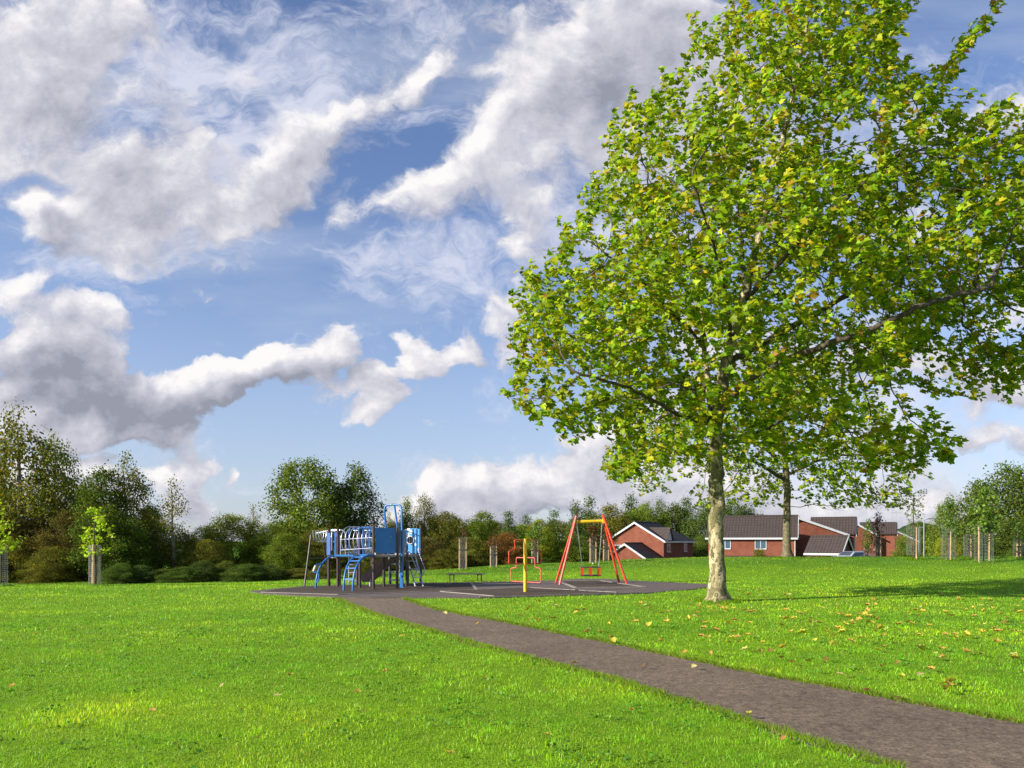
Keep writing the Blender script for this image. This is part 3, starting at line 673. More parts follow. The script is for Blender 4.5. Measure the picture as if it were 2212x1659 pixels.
bl_ = hit(1281, 1221); b = MB()
for i in range(9):
    pass
bm = bmesh.new(); bmesh.ops.create_icosphere(bm, subdivisions=3, radius=.055); me = bpy.data.meshes.new('ball'); bm.to_mesh(me); bm.free()
for p in me.polygons: p.use_smooth = True
def f_ball(nt):
    v = nt.new('ShaderNodeTexVoronoi'); nt.l.new(nt.obj, v.inputs['Vector']); v.inputs['Scale'].default_value = 9
    nt.l.new(nt.ramp(v.outputs['Distance'], [(.38, (.02, .02, .02)), (.43, (.4, .4, .4))]), nt.b.inputs['Base Color'])
me.materials.append(mat('ball_leather', f_ball)); bo = child('ball', me, None); bo.location = bl_+Vector((0, 0, .07)); tag(bo, 'small dark and white ball on the grass slope behind the swing', 'ball')

# ------------------------------------------------------------------ branches by space colonisation
def colonise(chains, A, step, di, dk, iters=120, bias=(0, 0, 0), seed=1):
    """chains: list of (parent index or -1, [points]); grows nodes towards attractors A. Returns nodes, parents"""
    N = []; Pn = []
    for par_, pts in chains:
        last = par_
        for p in pts: N.append(tuple(p)); Pn.append(last); last = len(N)-1
    N = [np.array(n, float) for n in N]; r = np.random.RandomState(seed)
    A = np.array(A, float); best = np.full(len(A), 1e9); bi = np.zeros(len(A), int); alive = np.ones(len(A), bool)
    def upd(i0):
        nn = np.array(N[i0:])
        if not len(nn): return
        for s in range(0, len(nn), 400):
            blk = nn[s:s+400]; dd = np.linalg.norm(A[:, None]-blk[None], axis=2); j = dd.argmin(1); m = dd[np.arange(len(A)), j]; c = m < best
            best[c] = m[c]; bi[c] = i0+s+j[c]
    upd(0); bias = np.array(bias, float); grown = {}
    for it in range(iters):
        alive &= best > dk; act = alive & (best < di)
        if not act.any():
            if not alive.any(): break
            act = alive & (best < di*3)
            if not act.any(): break
        ids = bi[act]; vec = A[act]-np.array([N[i] for i in ids]); vec /= np.linalg.norm(vec, axis=1, keepdims=True)+1e-9
        i0 = len(N); acc = {}
        for i, v in zip(ids, vec): acc[i] = acc.get(i, 0)+v
        for i, v in acc.items():
            if grown.get(i, 0) > 4: continue
            grown[i] = grown.get(i, 0)+1
            v = v/(np.linalg.norm(v)+1e-9)+bias+r.normal(0, .16, 3); v /= np.linalg.norm(v)
            N.append(N[i]+v*step); Pn.append(i)
        if len(N) == i0: break
        upd(i0)
    return np.array(N), np.array(Pn)
def radii(N, Pn, tip, root, ex=2.2):
    n = len(N); a = np.zeros(n); kids = np.zeros(n, int)
    for p in Pn:
        if p >= 0: kids[p] += 1
    a[kids == 0] = tip**ex
    for i in range(n-1, -1, -1):
        if a[i] == 0: a[i] = tip**ex
        if Pn[i] >= 0: a[Pn[i]] += a[i]
    r = a**(1/ex); s = r.max(); k = math.log(root/tip)/max(math.log(s/tip), 1e-6)
    return tip*(r/tip)**k, kids
def wood(N, Pn, r, b, b2=None):
    n = len(N); kids = [[] for _ in range(n)]
    for i, p in enumerate(Pn):
        if p >= 0: kids[p].append(i)
    st = [(i, -1) for i in range(n) if Pn[i] < 0]
    while st:
        i, fr = st.pop(); pts = [N[fr]] if fr >= 0 else []; rs = [min(r[i]*1.15, r[fr])] if fr >= 0 else []
        while True:
            pts.append(N[i]); rs.append(r[i])
            if not kids[i]: break
            k = sorted(kids[i], key=lambda q: -r[q]); st += [(q, i) for q in k[1:]]; i = k[0]
        if len(pts) > 1:
            R0 = max(rs); (b2 if b2 and R0 < .105 else b).tube(pts, rs, 16 if R0 > .12 else 8 if R0 > .04 else 5 if R0 > .015 else 3, cap=False)
    return b
def rotmats(n, tip, spread, rs, roll=1.0):
    """random frames: local +Y (leaf tip) scattered about `tip`, local +Z the leaf normal"""
    y = np.array(tip)+rs.normal(0, spread, (n, 3)); y /= np.linalg.norm(y, axis=1, keepdims=True)
    z = np.array([0, 0, 1.0])+rs.normal(0, roll, (n, 3)); x = np.cross(y, z); x /= np.linalg.norm(x, axis=1, keepdims=True)+1e-9; z = np.cross(x, y)
    return np.stack([x, y, z], 2)
def scatter(pos, R, size, tv, tf):
    tv = np.array(tv, float); tf = np.array(tf, int); n = len(pos)
    V = np.einsum('nij,kj->nki', R, tv)*size[:, None, None]+pos[:, None, :]
    Fc = tf[None]+(np.arange(n)*len(tv))[:, None, None]
    return V.reshape(-1, 3), Fc.reshape(-1, tf.shape[1])
# five-lobed leaf, tip along +Y, folded a little along the midrib
LV = [(0, 0, 0), (.0, .5, -.05), (.20, .06, .05), (.43, .16, .18), (.34, .34, .11), (.45, .60, .20), (.24, .64, .07), (0, 1.0, -.14), (-.24, .64, .07), (-.45, .60, .20), (-.34, .34, .11), (-.43, .16, .18), (-.20, .06, .05)]
LF = [(1, 0, 2), (1, 2, 3), (1, 3, 4), (1, 4, 5), (1, 5, 6), (1, 6, 7), (1, 7, 8), (1, 8, 9), (1, 9, 10), (1, 10, 11), (1, 11, 12), (1, 12, 0)]
# simple folded leaf clump faces for far trees
SV = [(0, 0, 0), (.38, .45, .12), (0, 1, 0), (-.38, .45, .12)]; SF = [(0, 1, 2), (0, 2, 3)]
def palette(n, cols, wts, rs, var=.18):
    c = np.array(cols)[rs.choice(len(cols), n, p=np.array(wts)/sum(wts))]
    return c*np.exp(rs.normal(0, var, (n, 1)))*np.exp(rs.normal(0, var*.3, (n, 3)))

def inpoly(px, py, poly):
    px = np.asarray(px); py = np.asarray(py); c = np.zeros(px.shape, bool); n = len(poly)
    for i in range(n):
        x1, y1 = poly[i]; x2, y2 = poly[i-1]
        with np.errstate(divide='ignore', invalid='ignore'):
            cc = ((y1 > py) != (y2 > py)) & (px < (x2-x1)*(py-y1)/(y2-y1)+x1)
        c ^= cc
    return c
def polydist(px, py, poly):
    d = np.full(px.shape, 1e9)
    for i in range(len(poly)):
        a = np.array(poly[i-1]); b_ = np.array(poly[i]); e = b_-a; t = np.clip(((px-a[0])*e[0]+(py-a[1])*e[1])/(e@e), 0, 1)
        d = np.minimum(d, np.hypot(px-a[0]-t*e[0], py-a[1]-t*e[1]))
    return d

# ------------------------------------------------------------------ the big plane tree
def big_tree(name, label, D, outline, chains_v, n_att, thick, step, tipr, rootr, leaf_n, leaf_s, seed, wind, zfree=None, cl=.0, gapf=None, bark='bark'):
    rs = np.random.RandomState(seed); k = D/F
    poly = [((x-CX)*k, EYE-(y-HZ)*k) for x, y in outline]
    xs = [p[0] for p in poly]; zs = [p[1] for p in poly]; A = []
    while len(A) < n_att:
        x = rs.uniform(min(xs), max(xs), 4000); z = rs.uniform(min(zs), max(zs), 4000); m = inpoly(x, z, poly); x = x[m]; z = z[m]
        db = polydist(x, z, poly); hy = thick*np.sqrt(np.clip(1-(1-np.minimum(db/thick, 1))**2, 0, 1)); y = D+rs.uniform(-1, 1, len(x))*hy
        keep = rs.uniform(0, 1, len(x)) < .25+hy/thick
        for a, b_, c, kk in zip(x, y, z, keep):
            if gapf and gapf(a, b_, c) and rs.rand() < .8: continue
            if kk and noise.noise(Vector((a*.55, b_*.55, c*.75+seed))) > cl: A.append((a, b_, c))
    # long shoots that break the outline
    pa = np.array(poly)
    for _ in range(int(n_att/55)):
        j = rs.randint(len(pa)); t = rs.rand(); p0 = pa[j-1]*(1-t)+pa[j]*t; cx_ = pa.mean(0); o_ = (p0-cx_)/np.linalg.norm(p0-cx_); o_ = o_*.6+np.array([.35, .35]); y0 = D+rs.normal(0, .7)
        if p0[1] < 5: o_[1] = -.1
        for q_ in np.arange(0, rs.uniform(.3, .95), .1): A.append((p0[0]+o_[0]*q_+rs.normal(0, .05), y0+rs.normal(0, .06), p0[1]+o_[1]*q_+rs.normal(0, .05)))
    A = np.array(A)
    chains = []; names = {}; cnt = 0
    for nm, par_, ppos, pts in chains_v:
        P3 = [np.array(at(x, y, D+dy)) for x, y, dy in pts]; L = []
        for i in range(len(P3)-1):
            kseg = max(1, int(np.linalg.norm(P3[i+1]-P3[i])/step))
            for j in range(kseg): L.append(P3[i]+(P3[i+1]-P3[i])*j/kseg)
        L.append(P3[-1]); L = np.array(L)
        if len(L) > 4: # smooth and roughen the run
            for _ in range(4): L[1:-1] = (L[:-2]+2*L[1:-1]+L[2:])/4
            L[2:] += rs.normal(0, .018, L[2:].shape)
        pi = -1
        if par_:
            s0, ln = names[par_]; pi = s0+int(ppos*(ln-1)); L = L[1:] if len(L) > 1 else L
        names[nm] = (cnt, len(L)); cnt += len(L); chains.append((pi, L))
    A = A[np.argsort(rs.rand(len(A)))]
    # growth is kept off the clear stem
    N, Pn = colonise_from(chains, names, A, step, rs, wind)
    r, kids = radii(N, Pn, tipr, rootr)
    s0, ln = names['stem']; zb = N[0][2]
    for i in range(s0, s0+ln): h = N[i][2]-zb; r[i] = max(r[i], rootr*.8*(1-h*.045)); r[i] *= 1+.95*math.exp(-max(h, 0)/.16)+.42*math.exp(-max(h, 0)/.65)
    root = empty(name, (N[0][0], N[0][1], gzf(N[0][0], N[0][1])), label, 'tree')
    b = MB(); b2 = MB(); wood(N, Pn, r, b, b2)
    # gentle irregularity of the bole
    for i, v in enumerate(b.v):
        vv = Vector(v); ax_ = Vector((N[0][0], N[0][1], vv.z)); h = vv.z-zb
        if h < 5:
            am = .026+.13*math.exp(-max(h, 0)/.25); ang = math.atan2(vv.y-ax_.y, vv.x-ax_.x)
            nz = noise.noise(Vector((math.cos(ang)*2, math.sin(ang)*2, vv.z*.9)))+.6*noise.noise(Vector((math.cos(ang)*5, math.sin(ang)*5, vv.z*2.5)))
            dd = (vv-ax_); dd.z = 0
            if dd.length < .8: b.v[i] = tuple(vv+dd.normalized()*nz*am)
    b.build('trunk', M[bark], root); b2.build('branches', M['darkbark'], root)
    twig = np.where((r < tipr*2.1) & (N[:, 2] > zb+2.6))[0]
    twig = twig[rs.rand(len(twig)) < .95]
    term = kids[twig] == 0
    rep = np.where(term, leaf_n[0], leaf_n[1]); own = np.repeat(twig, rep)
    dirs = N[own]-N[Pn[own]]; dirs /= np.linalg.norm(dirs, axis=1, keepdims=True)+1e-9
    off = rs.normal(0, 1, (len(own), 3)); off /= np.linalg.norm(off, axis=1, keepdims=True)
    pos = N[own]+off*rs.uniform(.03, .15, (len(own), 1))+dirs*rs.uniform(-.1, .12, (len(own), 1))
    y = off*.38+dirs*.35+np.array([.85, -.12, .02])+rs.normal(0, .22, off.shape); y /= np.linalg.norm(y, axis=1, keepdims=True)
    z = np.array([-.25, -.45, .75])+rs.normal(0, .5, y.shape); x = np.cross(y, z); x /= np.linalg.norm(x, axis=1, keepdims=True); z = np.cross(x, y)
    R = np.stack([x, y, z], 2); size = leaf_s*rs.uniform(.5, 1.3, len(own))
    V, Fc = scatter(pos, R, size, LV, LF)
    br = np.array([noise.noise(Vector(p*.8+7)) for p in pos])  # yellowing in patches, sprig by sprig
    base_ = palette(len(own), [(.22, .33, .008), (.115, .22, .006), (.34, .41, .012), (.40, .42, .015)], [.42, .28, .2, .10], rs, .2)
    yel = palette(len(own), [(.42, .36, .02), (.32, .19, .02), (.34, .36, .02)], [.45, .13, .42], rs, .15)
    py = np.clip(.13+br*.5, .03, .5); isy = rs.rand(len(own)) < py
    base_[isy] = yel[isy]
    o = child('crown', fast_mesh('crown', V-np.array(root.location), Fc, np.repeat(base_, len(LV), 0), M['leaf']), root)
    print(name, 'nodes', len(N), 'leaves', len(own))
    return root
def colonise_from(chains, names, A, step, rs, wind):
    # grow with the clear bole shielded: attractors near the bole are dropped
    N0 = np.array(chains[0][1]); top = N0[-1]
    dz = np.hypot(A[:, 0]-top[0], A[:, 1]-top[1]); A = A[~((dz < 1.0) & (A[:, 2] < top[2]-.2))]
    return colonise(chains, A, step, step*7, step*1.25, 90, wind, int(rs.randint(1e6)))

M['bark2'] = mat('dark_mottled_bark', varied((.05, .045, .022), (.20, .17, .09), 9, 6, .5, .03), rough=.85)
OUT1 = [(1085,853),(1112,815),(1140,790),(1115,755),(1108,735),(1128,700),(1118,665),(1150,620),(1172,575),(1200,540),(1205,505),(1250,480),(1280,425),(1272,385),(1312,345),(1322,262),(1370,275),(1415,262),(1418,180),(1475,150),(1500,120),(1555,95),(1562,50),(1600,-10),(1640,-110),(1720,-190),(1830,-190),(1930,-110),(2000,-20),(1970,20),(1915,60),(1895,130),(1900,230),(1935,260),(1965,200),(2040,110),(2110,60),(2070,130),(2010,240),(2020,290),(2075,280),(2130,240),(2110,310),(2150,320),(2230,300),(2330,330),(2400,470),(2420,600),(2380,700),(2260,770),(2200,850),(2050,858),(1985,835),(1935,810),(1890,868),(1960,905),(2045,965),(2010,1005),(1930,1010),(1850,990),(1760,1000),(1680,985),(1600,1000),(1520,1010),(1440,1010),(1330,1035),(1300,1010),(1345,965),(1290,935),(1210,930),(1200,900),(1150,895)]
CH1 = [('stem', None, 0, [(1551,1304,0),(1550,1250,0),(1549,1200,0),(1548,1100,0),(1547,1010,0),(1545,935,0)]),
 ('left', 'stem', 1, [(1545,935,0),(1531,841,.15),(1519,715,.3),(1505,600,.5),(1480,470,.7)]),
 ('main', 'stem', 1, [(1545,935,0),(1557,865,-.1),(1567,782,-.15),(1581,742,-.2),(1604,659,-.2),(1622,590,-.2),(1650,470,-.3),(1685,330,-.3),(1720,170,-.4),(1750,0,-.5),(1770,-120,-.6)]),
 ('l1', 'left', .1, [(1540,920,0),(1500,905,-.6),(1458,895,-1.1),(1405,858,-1.7),(1330,830,-2.2),(1240,800,-2.4)]),
 ('l2', 'left', .25, [(1530,850,.1),(1488,838,.8),(1421,826,1.6),(1350,800,2.2),(1270,720,2.6)]),
 ('l3', 'left', .45, [(1522,750,.3),(1470,690,-.4),(1400,620,-1),(1330,560,-1.5)]),
 ('l4', 'left', .75, [(1505,600,.5),(1460,500,1.2),(1410,400,1.8)]),
 ('r1', 'main', .06, [(1555,900,0),(1591,838,-.8),(1650,800,-1.5),(1730,762,-2.2),(1852,722,-2.8),(1998,656,-3.2),(2140,620,-3.4)]),
 ('r2', 'main', .14, [(1567,782,-.15),(1637,749,.8),(1720,700,1.6),(1830,640,2.3),(1960,560,2.9),(2100,480,3.2)]),
 ('r3', 'main', .30, [(1604,659,-.2),(1660,590,-1),(1750,500,-1.8),(1860,400,-2.4),(1980,300,-2.8)]),
 ('r4', 'main', .5, [(1650,470,-.3),(1720,380,.7),(1800,270,1.5),(1880,150,2)]),
 ('f1', 'main', .2, [(1580,742,-.2),(1570,640,-1.4),(1540,520,-2.6),(1500,400,-3.4)]),
 ('r5', 'stem', .93, [(1546,970,0),(1600,950,1),(1700,905,2.2),(1830,880,3)]),
 ('b1', 'main', .35, [(1610,630,-.2),(1600,500,1.4),(1590,350,2.6),(1580,200,3.2)])]
big_tree('plane_tree', 'tall leaning plane tree with mottled trunk beside the path, huge yellow green crown', 20.25, OUT1, CH1, 9300, 4.8, .18, .0045, .185, (9, 4), .158, 5, (.09, 0, .09), cl=-.12, gapf=lambda a, b_, c: math.hypot(a-6.2, b_-20.2) < 2.6-.25*abs(c-6.5) and 3 < c < 11)
OUT2 = [(1290,1000),(1330,930),(1420,880),(1560,820),(1680,760),(1800,800),(1900,870),(1960,960),(1940,1010),(1960,1050),(1950,1085),(1890,1105),(1800,1108),(1740,1085),(1690,1092),(1620,1085),(1560,1100),(1500,1115),(1490,1095),(1530,1075),(1440,1055),(1400,1062),(1370,1045),(1310,1028)]
g2 = hit(1701, 1238, 39)
D2_ = 39.0
CH2 = [('stem', None, 0, [(1701,1208,0),(1700,1170,0),(1699,1120,0),(1700,1060,0)]),
 ('m', 'stem', 1, [(1700,1060,0),(1695,980,0),(1690,900,.2),(1700,800,.2)]),
 ('l', 'm', .1, [(1698,1040,0),(1640,1000,-1),(1560,980,-2),(1470,970,-2.4)]),
 ('r', 'm', .15, [(1698,1030,0),(1750,1000,-1),(1830,980,-2),(1900,985,-2.2)]),
 ('l5', 'm', .3, [(1698,1000,0),(1620,950,1),(1500,930,2)]),
 ('r5', 'm', .3, [(1698,990,0),(1780,940,1.2),(1860,930,2)])]
big_tree('plane_tree', 'smaller plane tree behind the big one, dark trunk in front of the houses', D2_, OUT2, CH2, 3900, 3.6, .25, .006, .175, (7, 3), .165, 9, (.06, 0, 0), cl=-.16, bark='bark2')

# ------------------------------------------------------------------ woodland trees: eight models, copied with their trunks and crowns
def tree_model(kind, seed):
    """unit-free model about 10 m high: returns trunk mesh, crown mesh, height, half width"""
    rs = np.random.RandomState(seed); A = []; H = 10.0
    spec = {'round': (3.4, 1.8, 420, .42, 'darkbark'), 'oval': (2.5, 1.6, 420, .42, 'darkbark'), 'cone': (2.3, .7, 420, .4, 'darkbark'), 'birch': (2.6, 2.2, 380, .42, 'birchbark'),
            'bush': (5.5, .1, 560, .5, 'darkbark'), 'sparse': (2.0, 1.5, 170, .42, 'birchbark'), 'dense': (3.6, .5, 620, .45, 'darkbark')}[kind]
    hw, low, na, step, bk = spec
    lumps = [(rs.uniform(-.6, .6)*hw, rs.uniform(-.6, .6)*hw, rs.uniform(low+1, H-1.5), rs.uniform(.9, 1.8)) for _ in range(9)]
    while len(A) < na:
        z = rs.uniform(low, H, 3000); t = (z-low)/(H-low); a = rs.uniform(0, 2*np.pi, 3000)
        if kind in ('round', 'dense'): rr = hw*np.sqrt(np.clip(1-(2*t-.85)**2/1.32, 0, 1))
        elif kind == 'bush': rr = hw*np.sqrt(np.clip(1-t**2, 0, 1))
        elif kind == 'cone': rr = hw*(1-t)**.85+.12
        elif kind in ('birch', 'sparse'): rr = hw*(np.sin(np.pi*np.clip(t*.86+.12, 0, 1))**.8)*(1-.25*t)
        else: rr = hw*np.sin(np.pi*np.clip(t*.9+.08, 0, 1))**.65
        rr = rr*(1+.28*np.array([noise.noise(Vector((math.cos(q)*1.3+seed, math.sin(q)*1.3, zz*.45))) for q, zz in zip(a, z)])*2)
        q = rr*np.sqrt(rs.uniform(.12, 1, 3000)); x = q*np.cos(a); y = q*np.sin(a)
        for X, Y, Z in zip(x, y, z):
            if noise.noise(Vector((X*.55+seed*3, Y*.55, Z*.7))) > -.12: A.append((X, Y, Z))
            if len(A) >= na: break
    A = np.array(A); lean = rs.normal(0, .25, 2)
    hs = H*(.9 if kind in ('cone', 'birch', 'sparse') else .55)
    stem = [(lean[0]*t*t+.05*math.sin(t*9), lean[1]*t*t, t*hs) for t in np.linspace(0, 1, 14)]
    chains = [(-1, stem)]
    if kind in ('round', 'oval', 'bush', 'dense'):
        for j in range(3 if kind != 'bush' else 5):
            an = rs.uniform(0, 6.3); rr = hw*.5; chains.append((3+j, [(lean[0]*.1+math.cos(an)*rr*t, math.sin(an)*rr*t, hs*(.25+.05*j)+t*H*.32) for t in np.linspace(.15, 1, 7)]))
    N, Pn = colonise(chains, A, step, step*6, step*1.2, 40, (0, 0, .05 if kind != 'birch' else .02), seed)
    r, kids = radii(N, Pn, .012, .17 if kind != 'bush' else .12, 2.0)
    b = MB(); wood(N, Pn, r, b); tm = b.mesh('trunk', M[bk])
    tw = np.where((r < .03) & (N[:, 2] > low*.8))[0]
    nper = {'round': 44, 'oval': 44, 'cone': 44, 'birch': 40, 'bush': 56, 'sparse': 18, 'dense': 56}[kind]; own = np.repeat(tw, nper)
    sp = {'birch': .30, 'sparse': .3, 'bush': .42, 'dense': .42}.get(kind, .36)
    pos = N[own]+rs.normal(0, sp, (len(own), 3))*np.array([1, 1, .8])
    tip = (0, 0, -.1)
    if kind in ('birch', 'sparse'): dr = rs.uniform(0, 1, len(own))**2*.9; pos[:, 2] -= dr; tip = (.3, 0, -1.3)
    if kind == 'cone': tip = (0, 0, .4)
    s = {'birch': .16, 'sparse': .17, 'bush': .20, 'cone': .19}.get(kind, .20)*rs.uniform(.6, 1.3, len(own))
    R = rotmats(len(own), tip, .7, rs, .8); V, Fc = scatter(pos, R, s, SV, SF)
    clump = np.array([noise.noise(Vector(p*.5)) for p in N])[own]
    c = palette(len(own), [(.9, 1, .8), (.6, .75, .6), (1.25, 1.2, .8), (1.5, 1.15, .5)], [.4, .3, .22, .08], rs, .2)*np.exp(clump*.6)[:, None]
    cm_ = fast_mesh('crown', V, Fc, np.repeat(c, 4, 0), M['farleaf'])
    return tm, cm_, float(np.percentile(pos[:, 2], 99.7)), float(np.percentile(np.hypot(pos[:, 0], pos[:, 1]), 97))
MODELS = {}
for kd, sd in (('round', 1), ('round', 2), ('oval', 3), ('oval', 4), ('cone', 5), ('cone', 6), ('birch', 7), ('birch', 8), ('bush', 9), ('bush', 10), ('sparse', 12), ('dense', 13), ('dense', 14)):
    MODELS.setdefault(kd, []).append(tree_model(kd, sd))
GRP = {'birch': 'birches at the edge of the wood', 'sparse': 'birches at the edge of the wood'}
def plant(kind, xv, yt, hwv, d, col, label, name=None, group='trees of the wood behind the park', cat='tree', var=None, zb=None, rz=None):
    mdl = MODELS[kind]; tm, cm_, H, HW = mdl[(var if var is not None else rnd.randrange(len(mdl))) % len(mdl)]
    p = at(xv, yt, d); z0 = gzf(p.x, d) if zb is None else zb; h = p.z-z0
    root = empty(name or {'birch': 'birch_tree', 'sparse': 'birch_tree', 'cone': 'conifer', 'bush': 'bush'}.get(kind, 'broadleaf_tree'), (p.x, d, z0-.05), label, cat, group, rnd.uniform(0, 6.28) if rz is None else rz)
    sw_ = hwv*d/F/HW; root.scale = (sw_, sw_, h/H)
    t = child('trunk', tm, root); c = child('crown', cm_, root); c.color = (col[0]*1.3, col[1]*1.25, col[2]*1.2, 1); return root
DG = (.075, .11, .022); MG = (.12, .165, .026); YG = (.20, .225, .025); BR = (.10, .085, .03); OL = (.13, .13, .028); PG = (.07, .105, .03); RD = (.17, .085, .035)
G_ = 'trees of the wood behind the park'; GL = 'trees and bushes on the left edge of the lawn'
T = [ # kind, x, top, half width, distance, colour, label
 ('birch', 45, 878, 108, 44, OL, 'tall airy birch at the far left edge of the photo, top against grey cloud', 0),
 ('birch', 118, 945, 62, 46, MG, 'slender drooping birch leaning right beside the tall one at far left', 1),
 ('birch', -40, 930, 80, 47, MG, 'birch half cut off by the left edge of the frame', 1),
 ('oval', 225, 1010, 62, 42, DG, 'dark bushy tree behind the lime green sapling, left half of a pair', 0),
 ('birch', 275, 980, 62, 43, OL, 'dark drooping birch right of the lime green sapling', 0),
 ('dense', 240, 1095, 80, 40.5, DG, 'dense dark green tree right behind the lime green sapling', 0),
 ('sparse', 375, 1030, 42, 42, OL, 'thin sparse birch standing alone against the clouds, its tip bent right', 0),
 ('round', 330, 1125, 50, 44, OL, 'low scruffy tree at the foot of the thin sparse birch', 1),
 ('bush', 60, 1120, 95, 43, BR, 'rust brown bush under the tall birch at far left', 0),
 ('bush', 150, 1105, 75, 42, BR, 'rust brown shrub left of the lime green sapling', 1),
 ('bush', 20, 1165, 80, 41, OL, 'low olive bush at the left frame edge behind the wire guard', 1),
 ('bush', 395, 1150, 60, 43, OL, 'yellowing olive bush between the sparse birch and the rounded thicket', 0),
 ('bush', 505, 1112, 92, 46, YG, 'rounded yellow green thicket left of the climbing frame', 0),
 ('sparse', 545, 1088, 26, 47, OL, 'twiggy treetop poking out of the rounded thicket', 0),
 ('bush', 585, 1130, 60, 45, MG, 'mid green bush between the rounded thicket and the tall broadleaf', 1),
 ('round', 662, 993, 88, 48, MG, 'tall broadleaf tree behind the left end of the climbing frame', 0),
 ('oval', 768, 1004, 62, 49, PG, 'dark tall broadleaf just left of the pole arch', 1),
 ('bush', 690, 1140, 80, 44, OL, 'olive shrub behind the overhead ladder', 0),
 ('bush', 790, 1165, 70, 43.5, OL, 'brownish shrub seen under the decks of the climbing frame', 1),
 ('birch', 842, 1106, 20, 54, OL, 'twiggy little tree seen through the pole arch', 0),
 ('cone', 880, 1075, 32, 52, MG, 'pointed tree right of the pole arch', 0),
 ('birch', 918, 1068, 32, 53, OL, 'small drooping birch right of the pointed tree', 1),
 ('round', 965, 1105, 48, 50, OL, 'brown green tree between the climbing frame and the first wire guard', 0),
 ('bush', 920, 1160, 75, 44, BR, 'brown shrub behind the porthole panel', 0),
 ('oval', 1045, 1104, 42, 56, MG, 'bright topped tree behind the low bench', 0),
 ('bush', 1010, 1160, 70, 45, OL, 'dark shrub behind the first two wire guards', 1),
 ('cone', 1098, 1104, 34, 60, PG, 'dark pointed conifer left of the yellow post', 1),
 ('bush', 1090, 1150, 60, 46, RD, 'reddish brown shrub left of the yellow post', 0),
 ('round', 1165, 1120, 34, 46, YG, 'light yellow green tree just right of the yellow post', 1),
 ('cone', 1136, 1112, 30, 66, PG, 'narrow conifer above the yellow post', 0),
 ('cone', 1196, 1102, 30, 66, DG, 'narrow conifer between the yellow post and the swing', 1),
 ('cone', 1243, 1084, 36, 70, PG, 'conifer whose top rises over the left leg of the swing', 0),
 ('cone', 1272, 1074, 34, 72, DG, 'tallest conifer, above the swing crossbar', 1),
 ('bush', 1230, 1165, 62, 47, MG, 'rounded green bush behind the left leg of the swing', 0),
 ('bush', 1258, 1158, 34, 62, DG, 'dark bush between the swing chains', 1),
 ('oval', 1318, 1090, 42, 124, OL, 'olive tree behind the right leg of the swing', 0),
 ('cone', 1362, 1070, 36, 128, PG, 'conifer peak above the left slope of the gabled house', 0),
 ('dense', 1335, 1120, 55, 122, OL, 'brown green tree left of the gabled house roof', 1),
 ('dense', 1400, 1088, 50, 126, MG, 'leafy tree behind the ridge of the gabled house', 0),
 ('cone', 1425, 1080, 32, 134, DG, 'slim conifer behind the ridge of the gabled house', 0),
 ('dense', 1455, 1090, 52, 128, DG, 'dark leafy tree behind the right roof slope of the gabled house', 1),
 ('cone', 1482, 1076, 36, 136, PG, 'conifer peak right of the gabled house', 1),
 ('dense', 1520, 1092, 55, 124, PG, 'very dark tree between the gabled house and the thick trunk', 0),
 ('bush', 1512, 1160, 55, 112, DG, 'dark bush beside the right wall of the gabled house', 0),
 ('dense', 1585, 1088, 56, 122, PG, 'dark tree right of the thick trunk behind the long roof', 1),
 ('cone', 1545, 1078, 34, 134, DG, 'conifer peak just behind the thick trunk', 0),
 ('dense', 1622, 1098, 40, 124, PG, 'dark tree at the end of the wood over the long roof', 0),
 ('dense', 2165, 1008, 92, 62, DG, 'large dark round tree at the right edge of the photo', 0),
 ('dense', 2270, 1020, 90, 60, DG, 'large dark tree cut off by the right frame edge', 1),
 ('bush', 2200, 1120, 110, 58, DG, 'dark shrubbery under the large round tree at the right', 1),
 ('bush', 2045, 1085, 52, 78, MG, 'rounded hedge tree left of the large round tree', 0),
 ('bush', 2100, 1108, 48, 74, OL, 'hedge tree between the rounded one and the large round tree', 1),
 ('bush', 2035, 1163, 22, 66, YG, 'small golden green conifer bush beside the lamp post', 0),
 ('bush', 2073, 1180, 12, 62, (.16, .15, .02), 'tiny golden bush right of the lamp post', 1),
 ('bush', 1955, 1158, 40, 70, MG, 'garden bush in front of the last brick house', 0),
 ('bush', 1985, 1128, 50, 180, DG, 'far dark tree above the last brick house', 1),
 ('bush', 1640, 1185, 30, 70, OL, 'low hedge bush in front of the long roofed house', 0)]
